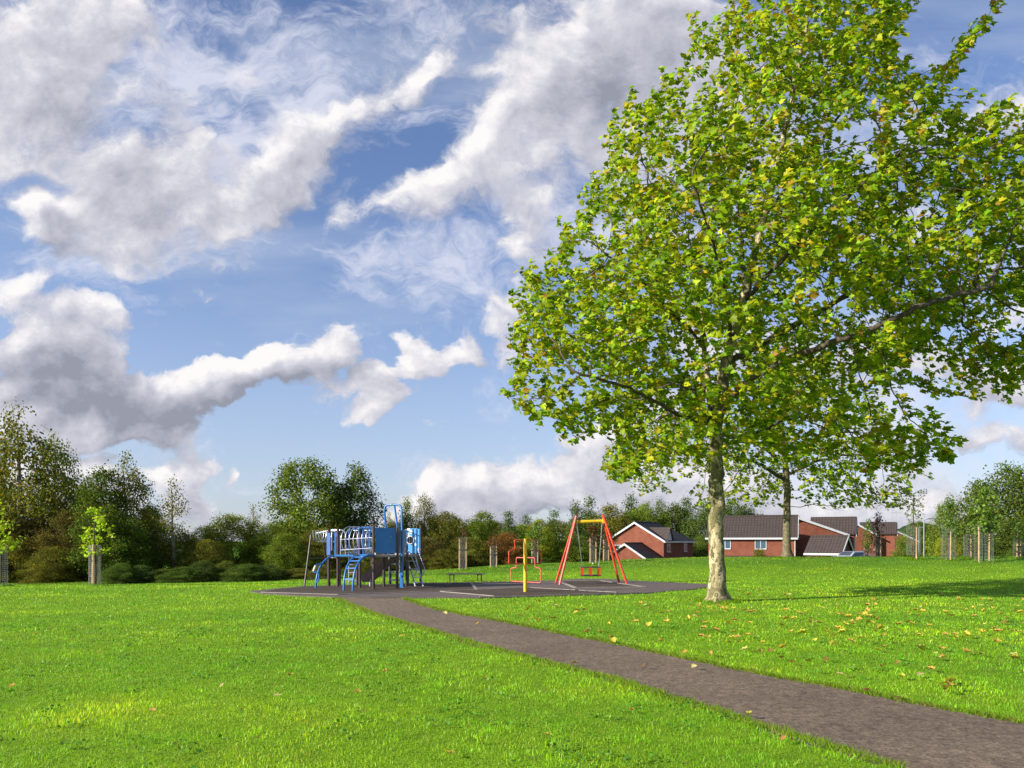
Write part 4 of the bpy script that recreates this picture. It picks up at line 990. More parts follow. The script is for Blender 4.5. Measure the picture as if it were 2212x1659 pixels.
FILL = [('dense', 858, 1128, 44, 58, MG, 'mid green tree just behind the fireman pole'), ('round', 935, 1118, 44, 62, OL, 'olive green tree in the row behind the porthole panel'), ('dense', 990, 1122, 46, 66, MG, 'mid green tree in the row above the first wire guard'),
 ('round', 1030, 1126, 44, 64, MG, 'leafy green tree in the row right above the low bench'), ('dense', 1075, 1128, 46, 70, OL, 'olive tree in the row above the second wire guard'), ('dense', 1120, 1132, 44, 64, MG, 'mid green tree in the row behind the yellow post top'),
 ('round', 1200, 1124, 46, 74, OL, 'olive green tree in the row left of the swing'), ('dense', 1240, 1122, 46, 76, MG, 'leafy tree in the row seen through the left swing legs'), ('dense', 1285, 1112, 48, 84, OL, 'olive leafy tree in the row under the swing crossbar'),
 ('dense', 1320, 1118, 44, 130, MG, 'mid green tree left of the gabled house, beyond its garage'), ('dense', 620, 1120, 50, 52, OL, 'olive green tree at the left foot of the tall broadleaf'), ('dense', 725, 1085, 52, 52, MG, 'mid green tree filling the gap between the two tall broadleaves'), ('dense', 1370, 1100, 48, 134, OL, 'olive tree peeping over the left slope of the gabled house'),
 ('dense', 20, 1060, 80, 48, OL, 'olive tree low behind the birch stems at far left'), ('dense', 180, 1060, 60, 46, OL, 'olive green tree between the drooping birch and the dark pair'), ('dense', 320, 1090, 46, 47, MG, 'leafy tree right of the dark bushy pair'), ('bush', 445, 1135, 60, 46, MG, 'mid green shrub left of the rounded thicket')]
T += [(a, b_, c, d_, e, f, g_, i % 2) for i, (a, b_, c, d_, e, f, g_) in enumerate(FILL)]
EXTRA_L = [('bush', x, t, h, d, c, l, 0) for x, t, h, d, c, l in [
 (-60, 1110, 90, 42, BR, 'brown shrub cut off by the left edge of the frame'), (450, 1165, 55, 41.5, OL, 'low olive shrub in front of the rounded thicket'),
 (620, 1150, 60, 42.5, MG, 'shrub behind the A-frame of the overhead ladder'), (300, 1160, 60, 41, DG, 'dark shrub right of the lime green sapling'), (110, 1180, 60, 40, OL, 'low weedy shrub just left of the lime green sapling'),
 (855, 1150, 60, 45, DG, 'dark shrub seen behind the blue panel'), (1150, 1170, 50, 50, DG, 'dark shrub right behind the yellow post'), (960, 1185, 50, 43, OL, 'low shrub left of the first wire guard'),
 (2130, 1165, 60, 57, DG, 'low dark hedge behind the tall right-hand guard'), (2230, 1170, 60, 50, DG, 'low hedge at the right frame edge')]]
for kd, xv, yt, hw, d, c, lb, vr in T+EXTRA_L:
    low_ = kd == 'bush' or lb.startswith('low')
    plant(kd, xv, yt, hw, d, c, lb, group=(GL if xv < 640 else G_) if xv < 1650 else 'trees behind the houses and the right-hand guards', var=vr, cat='bush' if kd == 'bush' else 'tree')
# bramble bank along the lawn edge
k = 0
NB = ['left end of the bramble bank, beside the sapling guard', 'second bramble clump from the left', 'bramble clump under the sparse birch', 'bramble clump right of the sparse birch', 'middle clump of the bramble bank', 'bramble clump in front of the rounded thicket', 'bramble clump under the right side of the thicket', 'bramble clump left of the climbing frame', 'bramble clump behind the A-frame ladder', 'weedy clump seen through the climbing frame', 'last weedy clump, behind the slide']
for i, xv in enumerate([265, 310, 355, 400, 445, 490, 535, 580, 635, 700, 790]):
    plant('bush', xv+rnd.uniform(-9, 9), 1221+rnd.uniform(-11, 9)-(5 if 2 < i < 8 else 0), rnd.uniform(36, 56), 36.8+(i % 3)*.7, ((.075, .12, .028), (.06, .095, .03), (.10, .125, .03))[i % 3] if i < 8 else (.12, .12, .03), NB[i], name='bramble_bush', group='brambles along the lawn edge', cat='bush', var=i)

# ------------------------------------------------------------------ brick houses below the crest
def frame_window(par, M4, x0, x1, z0, z1, bars=(1, 0), pane='glass', side='y'):
    """white window in the local plane given by matrix M4: x along the wall, z up, -y outwards"""
    def q(x, y, z): return M4@Vector((x, y, z))
    b = MB(); t = .07
    def bar(xa, xb, za, zb, y0=-.05, y1=.02):
        vs = [q(x, y, z) for z in (za, zb) for x, y in ((xa, y0), (xb, y0), (xb, y1), (xa, y1))]
        b.add(vs, [[3, 2, 1, 0], [4, 5, 6, 7], [0, 1, 5, 4], [1, 2, 6, 5], [2, 3, 7, 6], [3, 0, 4, 7]])
    bar(x0, x1, z0-.05, z0+t, -.09); bar(x0, x1, z1-t, z1); bar(x0, x0+t, z0+t, z1-t); bar(x1-t, x1, z0+t, z1-t)
    for i in range(bars[0]): xm = lerp(x0, x1, (i+1)/(bars[0]+1)); bar(xm-t/2, xm+t/2, z0+t, z1-t)
    for i in range(bars[1]): zm = lerp(z0, z1, .68); bar(x0+t, x1-t, zm-t/2, zm+t/2, -.045)
    w_ = b.build('window', M['white'], par)
    w2 = MB(); w2.add([q(x0+.03, -.012, z0+.03), q(x1-.03, -.012, z0+.03), q(x1-.03, -.012, z1-.03), q(x0+.03, -.012, z1-.03)], [[0, 1, 2, 3]])
    w2.build('pane', M[pane], w_)
    return w_
def gable_house(name, label, P0, ang, hw, L, eave, ridge, asym=0, hip=0, brick='brick', z0=-3.3, group='brick houses below the crest', clad=False, ov=.3):
    """front gable centre at P0 (x, y); the ridge runs back along local +Y; ang turns the house"""
    root = empty(name, (P0[0], P0[1], z0), label, 'house', group, 0)
    R = Matrix.Translation((P0[0], P0[1], z0))@Matrix.Rotation(ang, 4, 'Z')
    def q(x, y, z): return R@Vector((x, y, z))
    eL, eR = eave, eave
    ax_ = asym; rz_ = ridge
    b = MB(); K = [(-hw, 0), (hw, 0), (hw, eR), (ax_, rz_), (-hw, eL)]
    L2 = L
    fr = [q(x, 0, z) for x, z in K]; bk = [q(x, L2, z) for x, z in K] if not hip else [q(-hw, L, 0), q(hw, L, 0), q(hw, L, eR), q(ax_, L-hip*.02, eR), q(-hw, L, eL)]
    b.add(fr+bk, [[0, 1, 2, 3, 4], [9, 8, 7, 6, 5], [1, 6, 7, 2], [0, 4, 9, 5], [2, 7, 8, 3], [3, 8, 9, 4]] if not hip else [[0, 1, 2, 3, 4], [1, 6, 7, 2], [0, 4, 9, 5], [5, 9, 7, 6]])
    wl = b.build('wall', M[brick], root); rebase(wl, R)
    t = .14; b = MB(); lift = .09
    for sgn in (-1, 1):
        ex = sgn*(hw+ov); sl = (rz_-eave)/(hw-sgn*ax_) if True else 0; ez = eave-sl*ov
        ytop = L+ov if not hip else L-hip
        pts = [q(ex, -ov, ez+lift), q(ax_, -ov, rz_+lift), q(ax_, ytop, rz_+lift), q(ex, L+ov, ez+lift)]
        if sgn < 0: pts = pts[::-1]
        pts = pts[::-1]
        b.slab(pts, t) if sgn > 0 else b.slab(pts, t)
    if hip:
        slh = (rz_-eave)/(hw); b.slab([q(hw+ov, L+ov, eave-slh*ov+lift), q(ax_, L-hip, rz_+lift), q(-hw-ov, L+ov, eave-slh*ov+lift)][::-1], t)
    b.tube([q(ax_, -ov, rz_+lift+.02), q(ax_, (L+ov) if not hip else L-hip, rz_+lift+.02)], .10, 8)
    rf = b.build('roof', M['tiles'], root); rebase(rf, R)
    b = MB()
    for sgn in (-1, 1):
        sl = (rz_-eave)/(hw-sgn*ax_); e_ = (sgn*(hw+ov), eave-sl*ov)
        yy0, yy1 = -ov-.06, -ov-.002
        o_ = [(e_[0], e_[1]-.16), (ax_, rz_-.16), (ax_, rz_+.10), (e_[0], e_[1]+.10)]
        vs = [q(x, yy0, z) for x, z in o_]+[q(x, yy1, z) for x, z in o_]
        f_ = [[0, 1, 2, 3], [7, 6, 5, 4], [0, 4, 5, 1], [1, 5, 6, 2], [2, 6, 7, 3], [3, 7, 4, 0]]
        b.add(vs, f_)
    b.build('bargeboard', M['white'], root)
    b = MB(); sgn = 1
    for sgn in (-1, 1):
        sl = (rz_-eave)/(hw-sgn*ax_); x = sgn*(hw+ov+.03); z = eave-sl*ov
        vs = [q(x+dx, y, z+dz) for dz in (-.14, .06) for dx, y in ((-.05, -ov), (.05, -ov), (.05, L+ov), (-.05, L+ov))]
        bb = MB(); bb.add(vs, [[3, 2, 1, 0], [4, 5, 6, 7], [0, 1, 5, 4], [1, 2, 6, 5], [2, 3, 7, 6], [3, 0, 4, 7]]); bb.build('fascia', M['white'], root)
    if clad:
        bb = MB(); zt = eave+.02; o_ = [(-hw*.96, zt), (hw*.96, zt), (ax_, rz_-.12)]
        vs = [q(x, -.05, z) for x, z in o_]+[q(x, -.003, z) for x, z in o_]; bb.add(vs, [[0, 1, 2], [5, 4, 3], [0, 3, 4, 1], [1, 4, 5, 2], [2, 5, 3, 0]]); bb.build('gable_cladding', M['white'], root)
    return root, R
def rebase(o, R):
    """put the object's own axes along the house so that brick courses and tile rows follow it"""
    par = o.parent; Rw = R.to_3x3().to_4x4(); o.rotation_euler = Rw.to_euler(); Ri = Rw.inverted()
    for v in o.data.vertices: v.co = Ri@v.co
def wallside(R, side, hw):
    """matrix of a wall plane: front gable, or the long right / left wall"""
    if side == 'front': return R
    if side == 'right': return R@Matrix.Translation((hw, 0, 0))@Matrix.Rotation(math.pi/2, 4, 'Z')
    return R@Matrix.Translation((-hw, 0, 0))@Matrix.Rotation(-math.pi/2, 4, 'Z')@Matrix.Scale(-1, 4, (1, 0, 0))

# house 1: gable towards the park, roof hipped at the far end
a1 = math.atan2(-.535, .845); zg = -3.3
h1, R1 = gable_house('brick_house', 'detached red brick house with white edged gable facing the park, right of the swing', (15.94, 100), a1, 3.87, 11.0, 4.95, 7.25, hip=3.4)
Wf = wallside(R1, 'front', 3.87)
frame_window(h1, Wf, -2.9, -1.4, 3.5, 4.35, (0, 0))
Wr = wallside(R1, 'right', 3.87)
frame_window(h1, Wr, 1.0, 2.35, 3.45, 4.75, (1, 1)); frame_window(h1, Wr, 7.3, 8.5, 3.45, 4.75, (1, 1))
def dormer(par, Mw, x0, x1, z0, rise, depth, m='white', slope=1.0, roofm='tiles'):
    """small gablet or porch roof standing out of a wall"""
    xm = (x0+x1)/2; q = lambda x, y, z: Mw@Vector((x, y, z)); b = MB()
    vs = [q(x0, -.15, z0), q(x1, -.15, z0), q(xm, -.15, z0+rise)]+[q(x0, -.10, z0), q(x1, -.10, z0), q(xm, -.10, z0+rise)]
    b.add(vs, [[0, 1, 2], [5, 4, 3], [0, 3, 4, 1], [1, 4, 5, 2], [2, 5, 3, 0]]); g1 = b.build('gablet', M[m], par)
    b = MB()
    b.slab([q(x0-.2, -.3, z0-.1), q(xm, -.3, z0+rise+.08), q(xm, depth, z0+rise+.08), q(x0-.2, depth*.1, z0-.1)][::-1], .1)
    b.slab([q(x1+.2, -.3, z0-.1), q(xm, -.3, z0+rise+.08), q(xm, depth, z0+rise+.08), q(x1+.2, depth*.1, z0-.1)], .1)
    b.build('gablet_roof', M[roofm], g1)
dormer(h1, Wr, .75, 2.65, 4.8, 1.7, 3.0)
b = MB(); q = lambda x, y, z: Wr@Vector((x, y, z))
b.slab([q(.6, -1.3, 1.55), q(9.3, -1.3, 1.55), q(8.9, -.02, 2.45), q(.6, -.02, 2.45)], .1); pr = b.build('porch_roof', M['tiles'], h1)
for xx in (.8, 8.4):
    b = MB(); b.add([q(xx, -1.32, 1.5), q(xx+1.2, -1.32, 1.5), q(xx+.6, -1.0, 2.5)], [[0, 1, 2]]); b.add([q(xx, -1.34, 1.5), q(xx+1.2, -1.34, 1.5), q(xx+.6, -1.02, 2.5)], [[2, 1, 0]]); b.build('porch_gable', M['white'], pr)
b = MB(); b.box(q(.0, 0, 0)+Vector((0, -.4, 2.4)), (.25, .15, .25)); b.build('alarm_box', M['cream'], h1)
# its garage
gp = at(1350, 1190, 93); gar, RG = gable_house('garage', 'brick garage with white edged gable in front of the detached house by the swing', (gp.x, 93), a1*.78, 3.05, 7.2, 2.45, 4.5, ov=.25)
gar['category'] = 'garage'; Wg = wallside(RG, 'front', 3.05)
b = MB(); q = lambda x, y, z: Wg@Vector((x, y, z))
vs = [q(x, y, z) for z in (0, 2.3) for x, y in ((-1.4, -.06), (1.1, -.06), (1.1, .02), (-1.4, .02))]; b.add(vs, [[3, 2, 1, 0], [4, 5, 6, 7], [0, 1, 5, 4], [1, 2, 6, 5], [2, 3, 7, 6], [3, 0, 4, 7]]); b.build('garage_door', M['white'], gar)

# house 2: long roof slope facing the park, gable at its right end
zg2 = -2.9; D2h = 82
pr_ = at(1717, 1150, D2h); pl_ = at(1530, 1150, D2h+3.2); ang2 = math.atan2(pl_.y-pr_.y, pl_.x-pr_.x)-math.pi/2
dirL = Vector((pl_.x-pr_.x, pl_.y-pr_.y)).normalized(); nb = Vector((dirL.y, -dirL.x)); nb = nb if nb.y > 0 else -nb
hwB = 3.1; G0 = Vector((pr_.x, pr_.y))+nb*hwB
Ltot = (Vector((pl_.x, pl_.y))-Vector((pr_.x, pr_.y))).length
h2, R2 = gable_house('brick_house', 'brick house behind the thick trunk, its long tiled roof slope facing the park', (G0.x, G0.y), ang2, hwB, Ltot, 4.98, 7.15, z0=zg2)
W2 = wallside(R2, 'left' if (R2@Vector((-1, 0, 0))-R2@Vector((0, 0, 0))).y < 0 else 'right', hwB)
for s_ in (1.2, 4.9): frame_window(h2, W2, (Ltot-s_-1.2), (Ltot-s_), 3.6, 4.6, (1, 0), 'curtain')
q = lambda x, y, z: W2@Vector((x, y, z)); b = MB()
b.slab([q(.3, -2.6, 2.0), q(9.0, -2.6, 2.0), q(9.0, -.02, 2.75), q(.3, -.02, 2.75)], .12); lr = b.build('lean_to_roof', M['tiles'], h2)
b = MB(); vs = [q(x, y, z) for z in (0, 2.0) for x, y in ((.5, -2.4), (8.8, -2.4), (8.8, 0), (.5, 0))]; b.add(vs, [[3, 2, 1, 0], [0, 1, 5, 4], [1, 2, 6, 5], [2, 3, 7, 6], [3, 0, 4, 7]]); b.build('lean_to_wall', M['brick'], h2)
b = MB(); b.tube([q(-.02, -.08, 4.7), q(-.02, -.08, .2)], .05, 6); b.build('downpipe', M['white'], h2)
Wg2 = R2; frame_window(h2, Wg2, -.5, .6, 3.3, 4.4, (1, 0))

# houses 3 and 4: wide gable sloping down to the right, cross wing with white gablet
def pair_house(label, d, apx, apy, ex, ey, rx, ry, gx_, gy_, z0, hide):
    P_ = at(apx, apy, d); E = at(ex, ey, d-.5); hw = (E.x-P_.x)/math.cos(.12)
    rise = P_.z-E.z; root, R = gable_house('brick_house', label, (P_.x, d), -.12, hw, 7.0, E.z-z0, P_.z-z0, z0=z0, ov=.25)
    # cross wing: ridge parallel to the front, its slope faces the park
    r1, r2 = at(rx, ry, d+4.5), at(gx_, gy_, d+2.6); dv = Vector((r2.x-r1.x, r2.y-r1.y)); Lr = dv.length; an = math.atan2(-dv.y, -dv.x)-math.pi/2
    hwg = 2.9; rz_ = (r1.z+r2.z)/2-z0; ez = E.z-z0+.05; RR = Matrix.Translation((r2.x, r2.y, z0))@Matrix.Rotation(an, 4, 'Z'); q = lambda x, y, z: RR@Vector((x, y, z))
    b = MB(); K = [(-hwg, 0), (hwg, 0), (hwg, ez), (0, rz_), (-hwg, ez)]
    b.add([q(x, 0, z) for x, z in K]+[q(x, Lr, z) for x, z in K], [[0, 1, 2, 3, 4], [9, 8, 7, 6, 5], [1, 6, 7, 2], [0, 4, 9, 5], [2, 7, 8, 3], [3, 8, 9, 4]])
    wg = b.build('wing_wall', M['brick'], root); rebase(wg, RR)
    b = MB(); sl = (rz_-ez)/hwg; o = .28
    for sg in (-1, 1):
        pts = [q(sg*(hwg+o), -o, ez-sl*o+.09), q(0, -o, rz_+.09), q(0, Lr+o, rz_+.09), q(sg*(hwg+o), Lr+o, ez-sl*o+.09)][::-1]
        b.slab(pts if sg > 0 else pts[::-1][::-1], .14)
    wr_ = b.build('wing_roof', M['tiles'], root); rebase(wr_, RR)
    b = MB(); vs = [q(x, -.06, z) for x, z in ((-hwg*.98, ez), (hwg*.98, ez), (0, rz_-.1))]+[q(x, -.004, z) for x, z in ((-hwg*.98, ez), (hwg*.98, ez), (0, rz_-.1))]
    b.add(vs, [[0, 1, 2], [5, 4, 3], [0, 3, 4, 1], [1, 4, 5, 2], [2, 5, 3, 0]]); b.build('gable_cladding', M['white'], root)
    b = MB()
    for sg in (-1, 1):
        o_ = [(sg*(hwg+o), ez-sl*o-.12), (0, rz_-.12), (0, rz_+.12), (sg*(hwg+o), ez-sl*o+.12)]
        vs = [q(x, y, z) for y in (-o-.06, -o-.004) for x, z in o_]; b.add(vs, [[0, 1, 2, 3], [7, 6, 5, 4], [0, 4, 5, 1], [1, 5, 6, 2], [2, 6, 7, 3], [3, 7, 4, 0]])
    b.build('bargeboard', M['white'], root)
    frame_window(root, RR, -2.0, -.7, ez-1.75, ez-.35, (1, 0)); frame_window(root, RR, .7, 2.0, ez-1.75, ez-.35, (1, 0))
    return root, R, RR, hw, ez
h3, R3, RR3, hw3, ez3 = pair_house('wide brick gable house between the two trunks and the saplings, white boarded end gable', 88, 1724.8, 1119, 1827, 1154.4, 1757, 1121, 1845, 1119, -3.0, 0)
h4, R4, RR4, hw4, ez4 = pair_house('brick house further right with steep brown roof, behind the small staked saplings', 108, 1848, 1131, 1893, 1154.5, 1862, 1131.5, 1933, 1130, -3.2, 0)
frame_window(h3, R3, 2.0, 3.4, 3.2, 4.3, (1, 0))
# garage in front of house 3
g3, g3b = at(1828, 1160, 80), at(1755, 1160, 82)
dv = Vector((g3b.x-g3.x, g3b.y-g3.y)); an = math.atan2(dv.y, dv.x)-math.pi/2
gar2, RG2 = gable_house('garage', 'garage with brown tiled roof in front of the wide brick gable house', (g3.x, g3.y), an, 2.3, dv.length, at(0, 1196, 78).z+2.9+.1, g3.z+2.9, z0=-2.9, ov=.2); gar2['category'] = 'garage'
# house 5
P5 = at(1925, 1143, 128); h5, R5 = gable_house('brick_house', 'last orange brick house at the right with a single white window, before the lamp post', (P5.x, 128), .05, 4.4, 8, at(0, 1168.5, 128).z+3.0, P5.z+3.0, z0=-3.0, brick='brick_pale', ov=.25)
frame_window(h5, R5, 1.9, 3.4, 2.3, 3.9, (0, 0), 'curtain')
# TV aerial on house 4
b = MB(); ap = at(1936, 1130, 110); b.tube([ap, ap+Vector((0, 0, 1.6))], .025, 6); b.tube([ap+Vector((-.7, 0, 1.45)), ap+Vector((.7, 0, 1.45))], .02, 6)
for k in range(5): b.tube([ap+Vector((-.5+k*.25, -.3, 1.45)), ap+Vector((-.5+k*.25, .3, 1.45))], .015, 5)
b.build('aerial', M['wire'], h4)

# lamp post
lp = at(1996, 1203, 62); lz = gzf(lp.x, lp.y); tp = at(1996, 1124, 62).z
lo_ = empty('street_lamp', (lp.x, lp.y, lz), 'thin grey street lamp post right of the last brick house', 'street lamp')
b = MB(); b.tube([(lp.x, lp.y, lz), (lp.x, lp.y, lz+1.1)], .08, 10); b.tube([(lp.x, lp.y, lz+1.1), (lp.x, lp.y, tp)], [.055, .04], 10); b.build('pole', M['wire'], lo_)
b = MB(); b.tube([(lp.x, lp.y, tp), (lp.x+.25, lp.y-.1, tp+.1)], .03, 8); b.box((lp.x+.5, lp.y-.15, tp+.12), (.6, .2, .1)); b.build('lantern', M['wire'], lo_, bevel=.02)
lp2 = at(1985, 1203, 85); tp2 = at(0, 1140, 85).z; lz2 = gzf(lp2.x, lp2.y)
lo2 = empty('street_lamp', (lp2.x, lp2.y, lz2), 'fainter thinner lamp post farther off, just left of the nearer one', 'street lamp')
b = MB(); b.tube([(lp2.x, lp2.y, lz2), (lp2.x, lp2.y, tp2)], [.07, .04], 8); b.build('pole', M['wire'], lo2)
b = MB(); b.box((lp2.x+.3, lp2.y, tp2+.03), (.6, .2, .1)); b.build('lantern', M['wire'], lo2, bevel=.02)

# parked car whose roof shows over the crest
def car(label, loc, rz, col):
    root = empty('parked_car', loc, label, 'car', None, 0); R = Matrix.Translation(loc)@Matrix.Rotation(rz, 4, 'Z'); q = lambda x, y, z: R@Vector((x, y, z))
    prof = [(-2.05, .35), (-2.1, .75), (-1.95, .95), (-1.25, 1.02), (-.55, 1.45), (.75, 1.48), (1.55, 1.05), (2.05, .95), (2.12, .6), (2.05, .35)]
    b = MB(); n = len(prof); vs = []
    for w_, zs in ((-.85, 0), (-.78, .0), (.78, 0), (.85, 0)):
        for x, z in prof: k = max(0, z-1.0)*.35; vs.append(q(x, (abs(w_)-k)*(1 if w_ > 0 else -1), z if abs(w_) > .8 else z+.03))
    fs = [[i+k*n, i+1+k*n, i+1+(k+1)*n, i+(k+1)*n] for k in range(3) for i in range(n-1)]+[[k*n, (k+1)*n, (k+1)*n+n-1, k*n+n-1] for k in range(3)]
    b.add(vs, fs, False); b.add([vs[i] for i in range(n)], [list(range(n))]); b.add([vs[3*n+i] for i in range(n)], [list(range(n))[::-1]])
    pm = mat('car_paint', None, col, .25, .3, coat=1); b.build('body', pm, root, bevel=.03)
    for sg in (-1, 1):
        b = MB(); ww = lambda x, z: q(x, sg*(.86-max(0, z-1.0)*.35), z)
        p4 = [ww(-1.1, 1.04), ww(1.3, 1.06), ww(.7, 1.4), ww(-.5, 1.38)]; b.add(p4 if sg < 0 else p4[::-1], [[0, 1, 2, 3]]); b.build('side_window', M['glass'], root)
        for xx in (-1.3, 1.3):
            b = MB(); b.tube([q(xx, sg*.68, .32), q(xx, sg*.87, .32)], .32, 20); wh = b.build('wheel', M['rubber'], root)
            b = MB(); b.tube([q(xx, sg*.86, .32), q(xx, sg*.885, .32)], .19, 16); b.build('rim', M['steel'], wh)
    for (xa, za, xb, zb) in ((-1.22, 1.07, -.60, 1.45), (1.5, 1.12, .82, 1.48)):
        b = MB(); b.add([q(xa, -.68, za+.015), q(xa, .68, za+.015), q(xb, .62, zb+.015), q(xb, -.62, zb+.015)], [[0, 1, 2, 3]]); b.build('windscreen', M['glass'], root)
cp = at(2056, 1200, 72); car('blue grey car roof showing over the crest behind the right-hand guards', (cp.x, 72, at(0, 1196.5, 72).z-1.48), .15, (.10, .16, .28))
cp = at(1812, 1196, 76); car('white car roof showing over the crest beside the tiled garage', (cp.x+1.3, 76, at(0, 1191, 76).z-1.48), .5, (.6, .62, .65))

# wooded hill far behind the last house
b = MB(); hx = np.linspace(1900, 2120, 60); rs = np.random.RandomState(3)
top = [1150-22*math.exp(-((x-1985)/45)**2)+1.2*math.sin(x*.35)+rs.uniform(-.6, .6) for x in hx]; dH = 420
vs = []
for x, t_ in zip(hx, top):
    p = at(x, t_, dH); vs += [(p.x, dH-60, -6), (p.x, dH-18, lerp(-6, p.z, .8)), (p.x, dH, p.z), (p.x, dH+50, -8)]
b.add(vs, [[i*4+k, (i+1)*4+k, (i+1)*4+k+1, i*4+k+1] for i in range(len(hx)-1) for k in range(3)], True)
hl = child('hill', b.mesh('hill', mat('wooded_hill', varied((.02, .045, .016), (.055, .09, .03), .12, 5, .8, 3.0), rough=.95, spec=.1)), None); tag(hl, kind='structure')

# ------------------------------------------------------------------ young trees in wire guards
def guard(label, xl, xr, yb, yt, stakes, top_y, spread, cols, nleaf, seed, style='leafy', d=None, mesh=(0, 1), grp='young trees in wire guards'):
    rs = np.random.RandomState(seed); xc = (xl+xr)/2; g0 = hit(xc, yb) if d is None else Vector((at(xc, 0, d).x, d, gzf(at(xc, 0, d).x, d)))
    d = g0.y; k = d/F; rad = max((xr-xl)/2*k, .12); hgt = EYE-(yt-HZ)*k-g0.z
    root = empty('guarded_sapling', g0, label, 'young tree', grp)
    b = MB(); m0, m1 = hgt*mesh[0], hgt*mesh[1]; nw = 22; cell = .05 if rad < .5 else .06
    z = m0
    while z <= m1+.001:
        b.tube([g0+Vector((rad*math.cos(a), rad*math.sin(a), z)) for a in np.linspace(0, 2*math.pi, 16, endpoint=False)], .0026, 3, closed=True); z += .07
    for a in np.linspace(0, 2*math.pi, nw, endpoint=False):
        b.tube([g0+Vector((rad*math.cos(a), rad*math.sin(a), m0)), g0+Vector((rad*math.cos(a), rad*math.sin(a), m1))], .0026, 3, cap=False)
    b.build('wire_guard', M['wire'], root)
    for sx_, stop, dy in stakes:
        p = at(sx_, 0, d); zt = EYE-(stop-HZ)*k; x = p.x; y = d+dy*rad*.9
        b = MB(); zb_ = gzf(x, y); b.tube([(x, y, zb_-.05), (x+rs.normal(0, .01), y, zt-.02)], [.038, .036], 8); b.tube([(x, y, zt-.02), (x, y, zt)], [.036, .028], 8); b.build('stake', M['stake'], root)
    if len(stakes) > 1:
        b = MB(); xs_ = [at(s[0], 0, d).x for s in stakes]; zz = g0.z+hgt*.62; b.box(((min(xs_)+max(xs_))/2, d-.06, zz), (max(xs_)-min(xs_)+.1, .012, .05)); b.build('tie', M['rubber'], root)
    # little tree
    zt = EYE-(top_y-HZ)*k-g0.z; stem = [np.array([.02*math.sin(t*7), .02*math.cos(t*5), t*zt*.93]) for t in np.linspace(0, 1, 12)]
    A = []; lo = hgt*.75 if style != 'fan' else hgt*.9; sp = spread*k
    for _ in range(nleaf[0]):
        t = rs.uniform(0, 1); z = lerp(lo, zt, t); a = rs.uniform(0, 6.3)
        if style == 'fan': r = sp*(.25+.75*t)*rs.uniform(.3, 1)
        elif style == 'column': r = sp*rs.uniform(.2, 1)*(1-.7*t)
        else: r = sp*math.sin(math.pi*min(t*.75+.25, 1))**.6*rs.uniform(.2, 1)
        A.append((r*math.cos(a), r*math.sin(a), z))
    N, Pn = colonise([(-1, stem)], A, .10, .9, .13, 30, (0, 0, .35 if style == 'fan' else .08), seed)
    r, kids = radii(N, Pn, .004, .03)
    b = MB(); wood(N, Pn, r, b); child('trunk', b.mesh('trunk', M['darkbark']), root)
    tw = np.where((N[:, 2] > lo*.9) & (r < .014))[0]; own = np.repeat(tw, int(nleaf[1]*1.8))
    pos = N[own]+rs.normal(0, .07, (len(own), 3)); R = rotmats(len(own), (.3, 0, -.2), .6, rs, .7)
    V, Fc = scatter(pos, R, rs.uniform(.6, 1.2, len(own))*nleaf[2]*.72, LV, LF); c = palette(len(own), cols, [1]*len(cols), rs, .2)
    o = child('crown', fast_mesh('crown', V, Fc, np.repeat(c, len(LV), 0), M['leaf']), root)
    return root
LIME = [(.38, .50, .03), (.30, .46, .02), (.48, .54, .05)]; BRN = [(.12, .055, .025), (.16, .08, .03), (.08, .05, .02)]; GRN = [(.10, .19, .02), (.15, .23, .03), (.07, .14, .02)]
PALE = [(.16, .21, .06), (.22, .25, .09)]; PUR = [(.10, .03, .03), (.13, .05, .035), (.06, .03, .02)]
guard('lime green sapling with three stakes in a wire guard, on the lawn at left', 193, 217, 1266, 1177, [(200, 1178, 0), (205.5, 1176, -.5), (211, 1177, .3)], 1094, 42, LIME, (26, 4, .15), 1)
guard('lime green sapling in a wire guard cut off by the left edge of the frame', -16, 14, 1267, 1177, [(2, 1185, -.3), (-8, 1180, .2)], 1076, 40, LIME, (34, 4, .15), 2)
guard('brown leaved sapling in a grey wire guard right of the low bench', 991, 1009, 1233, 1160, [(992.5, 1161, 0), (1007.5, 1163, 0)], 1130, 16, BRN, (40, 3, .12), 3)
guard('brown sapling in a wire guard left of the yellow post', 1059, 1074, 1229, 1178, [(1060, 1178, 0), (1073, 1180, 0)], 1150, 18, BRN, (40, 3, .12), 4)
guard('sapling guard with two pale stakes directly behind the yellow post frame', 1148, 1163, 1223, 1168, [(1149.5, 1168, 0), (1162, 1169, 0)], 1128, 26, GRN, (60, 4, .13), 5)
guard('brown sapling in a guard seen between the swing chains', 1273, 1289, 1220, 1159, [(1275.5, 1160, 0), (1287.5, 1162, 0)], 1128, 18, BRN, (50, 4, .12), 6)
guard('brown sapling in a guard just right of the right-hand swing chain', 1303, 1316, 1214, 1168, [(1304, 1166, 0), (1315, 1170, 0)], 1135, 14, BRN, (36, 4, .12), 7, d=41)
guard('short guard with two low stakes, leftmost in front of the brick houses', 1866, 1881.5, 1203, 1181, [(1867.3, 1181, 0), (1880, 1180, 0)], 1120, 14, GRN, (60, 4, .14), 8, d=47)
guard('purple leaved sapling with two tall stakes in front of the brick houses', 1887, 1904, 1203, 1158, [(1888.5, 1158, 0), (1902.5, 1160, 0)], 1108, 22, PUR, (60, 3, .13), 9, d=44)
guard('fan shaped sparse sapling tied to one thick orange stake', 1960, 1987, 1204, 1136, [(1974, 1139, -.9)], 1057, 42, PALE, (80, 2, .13), 10, 'fan', d=37.5, mesh=(.15, 1))
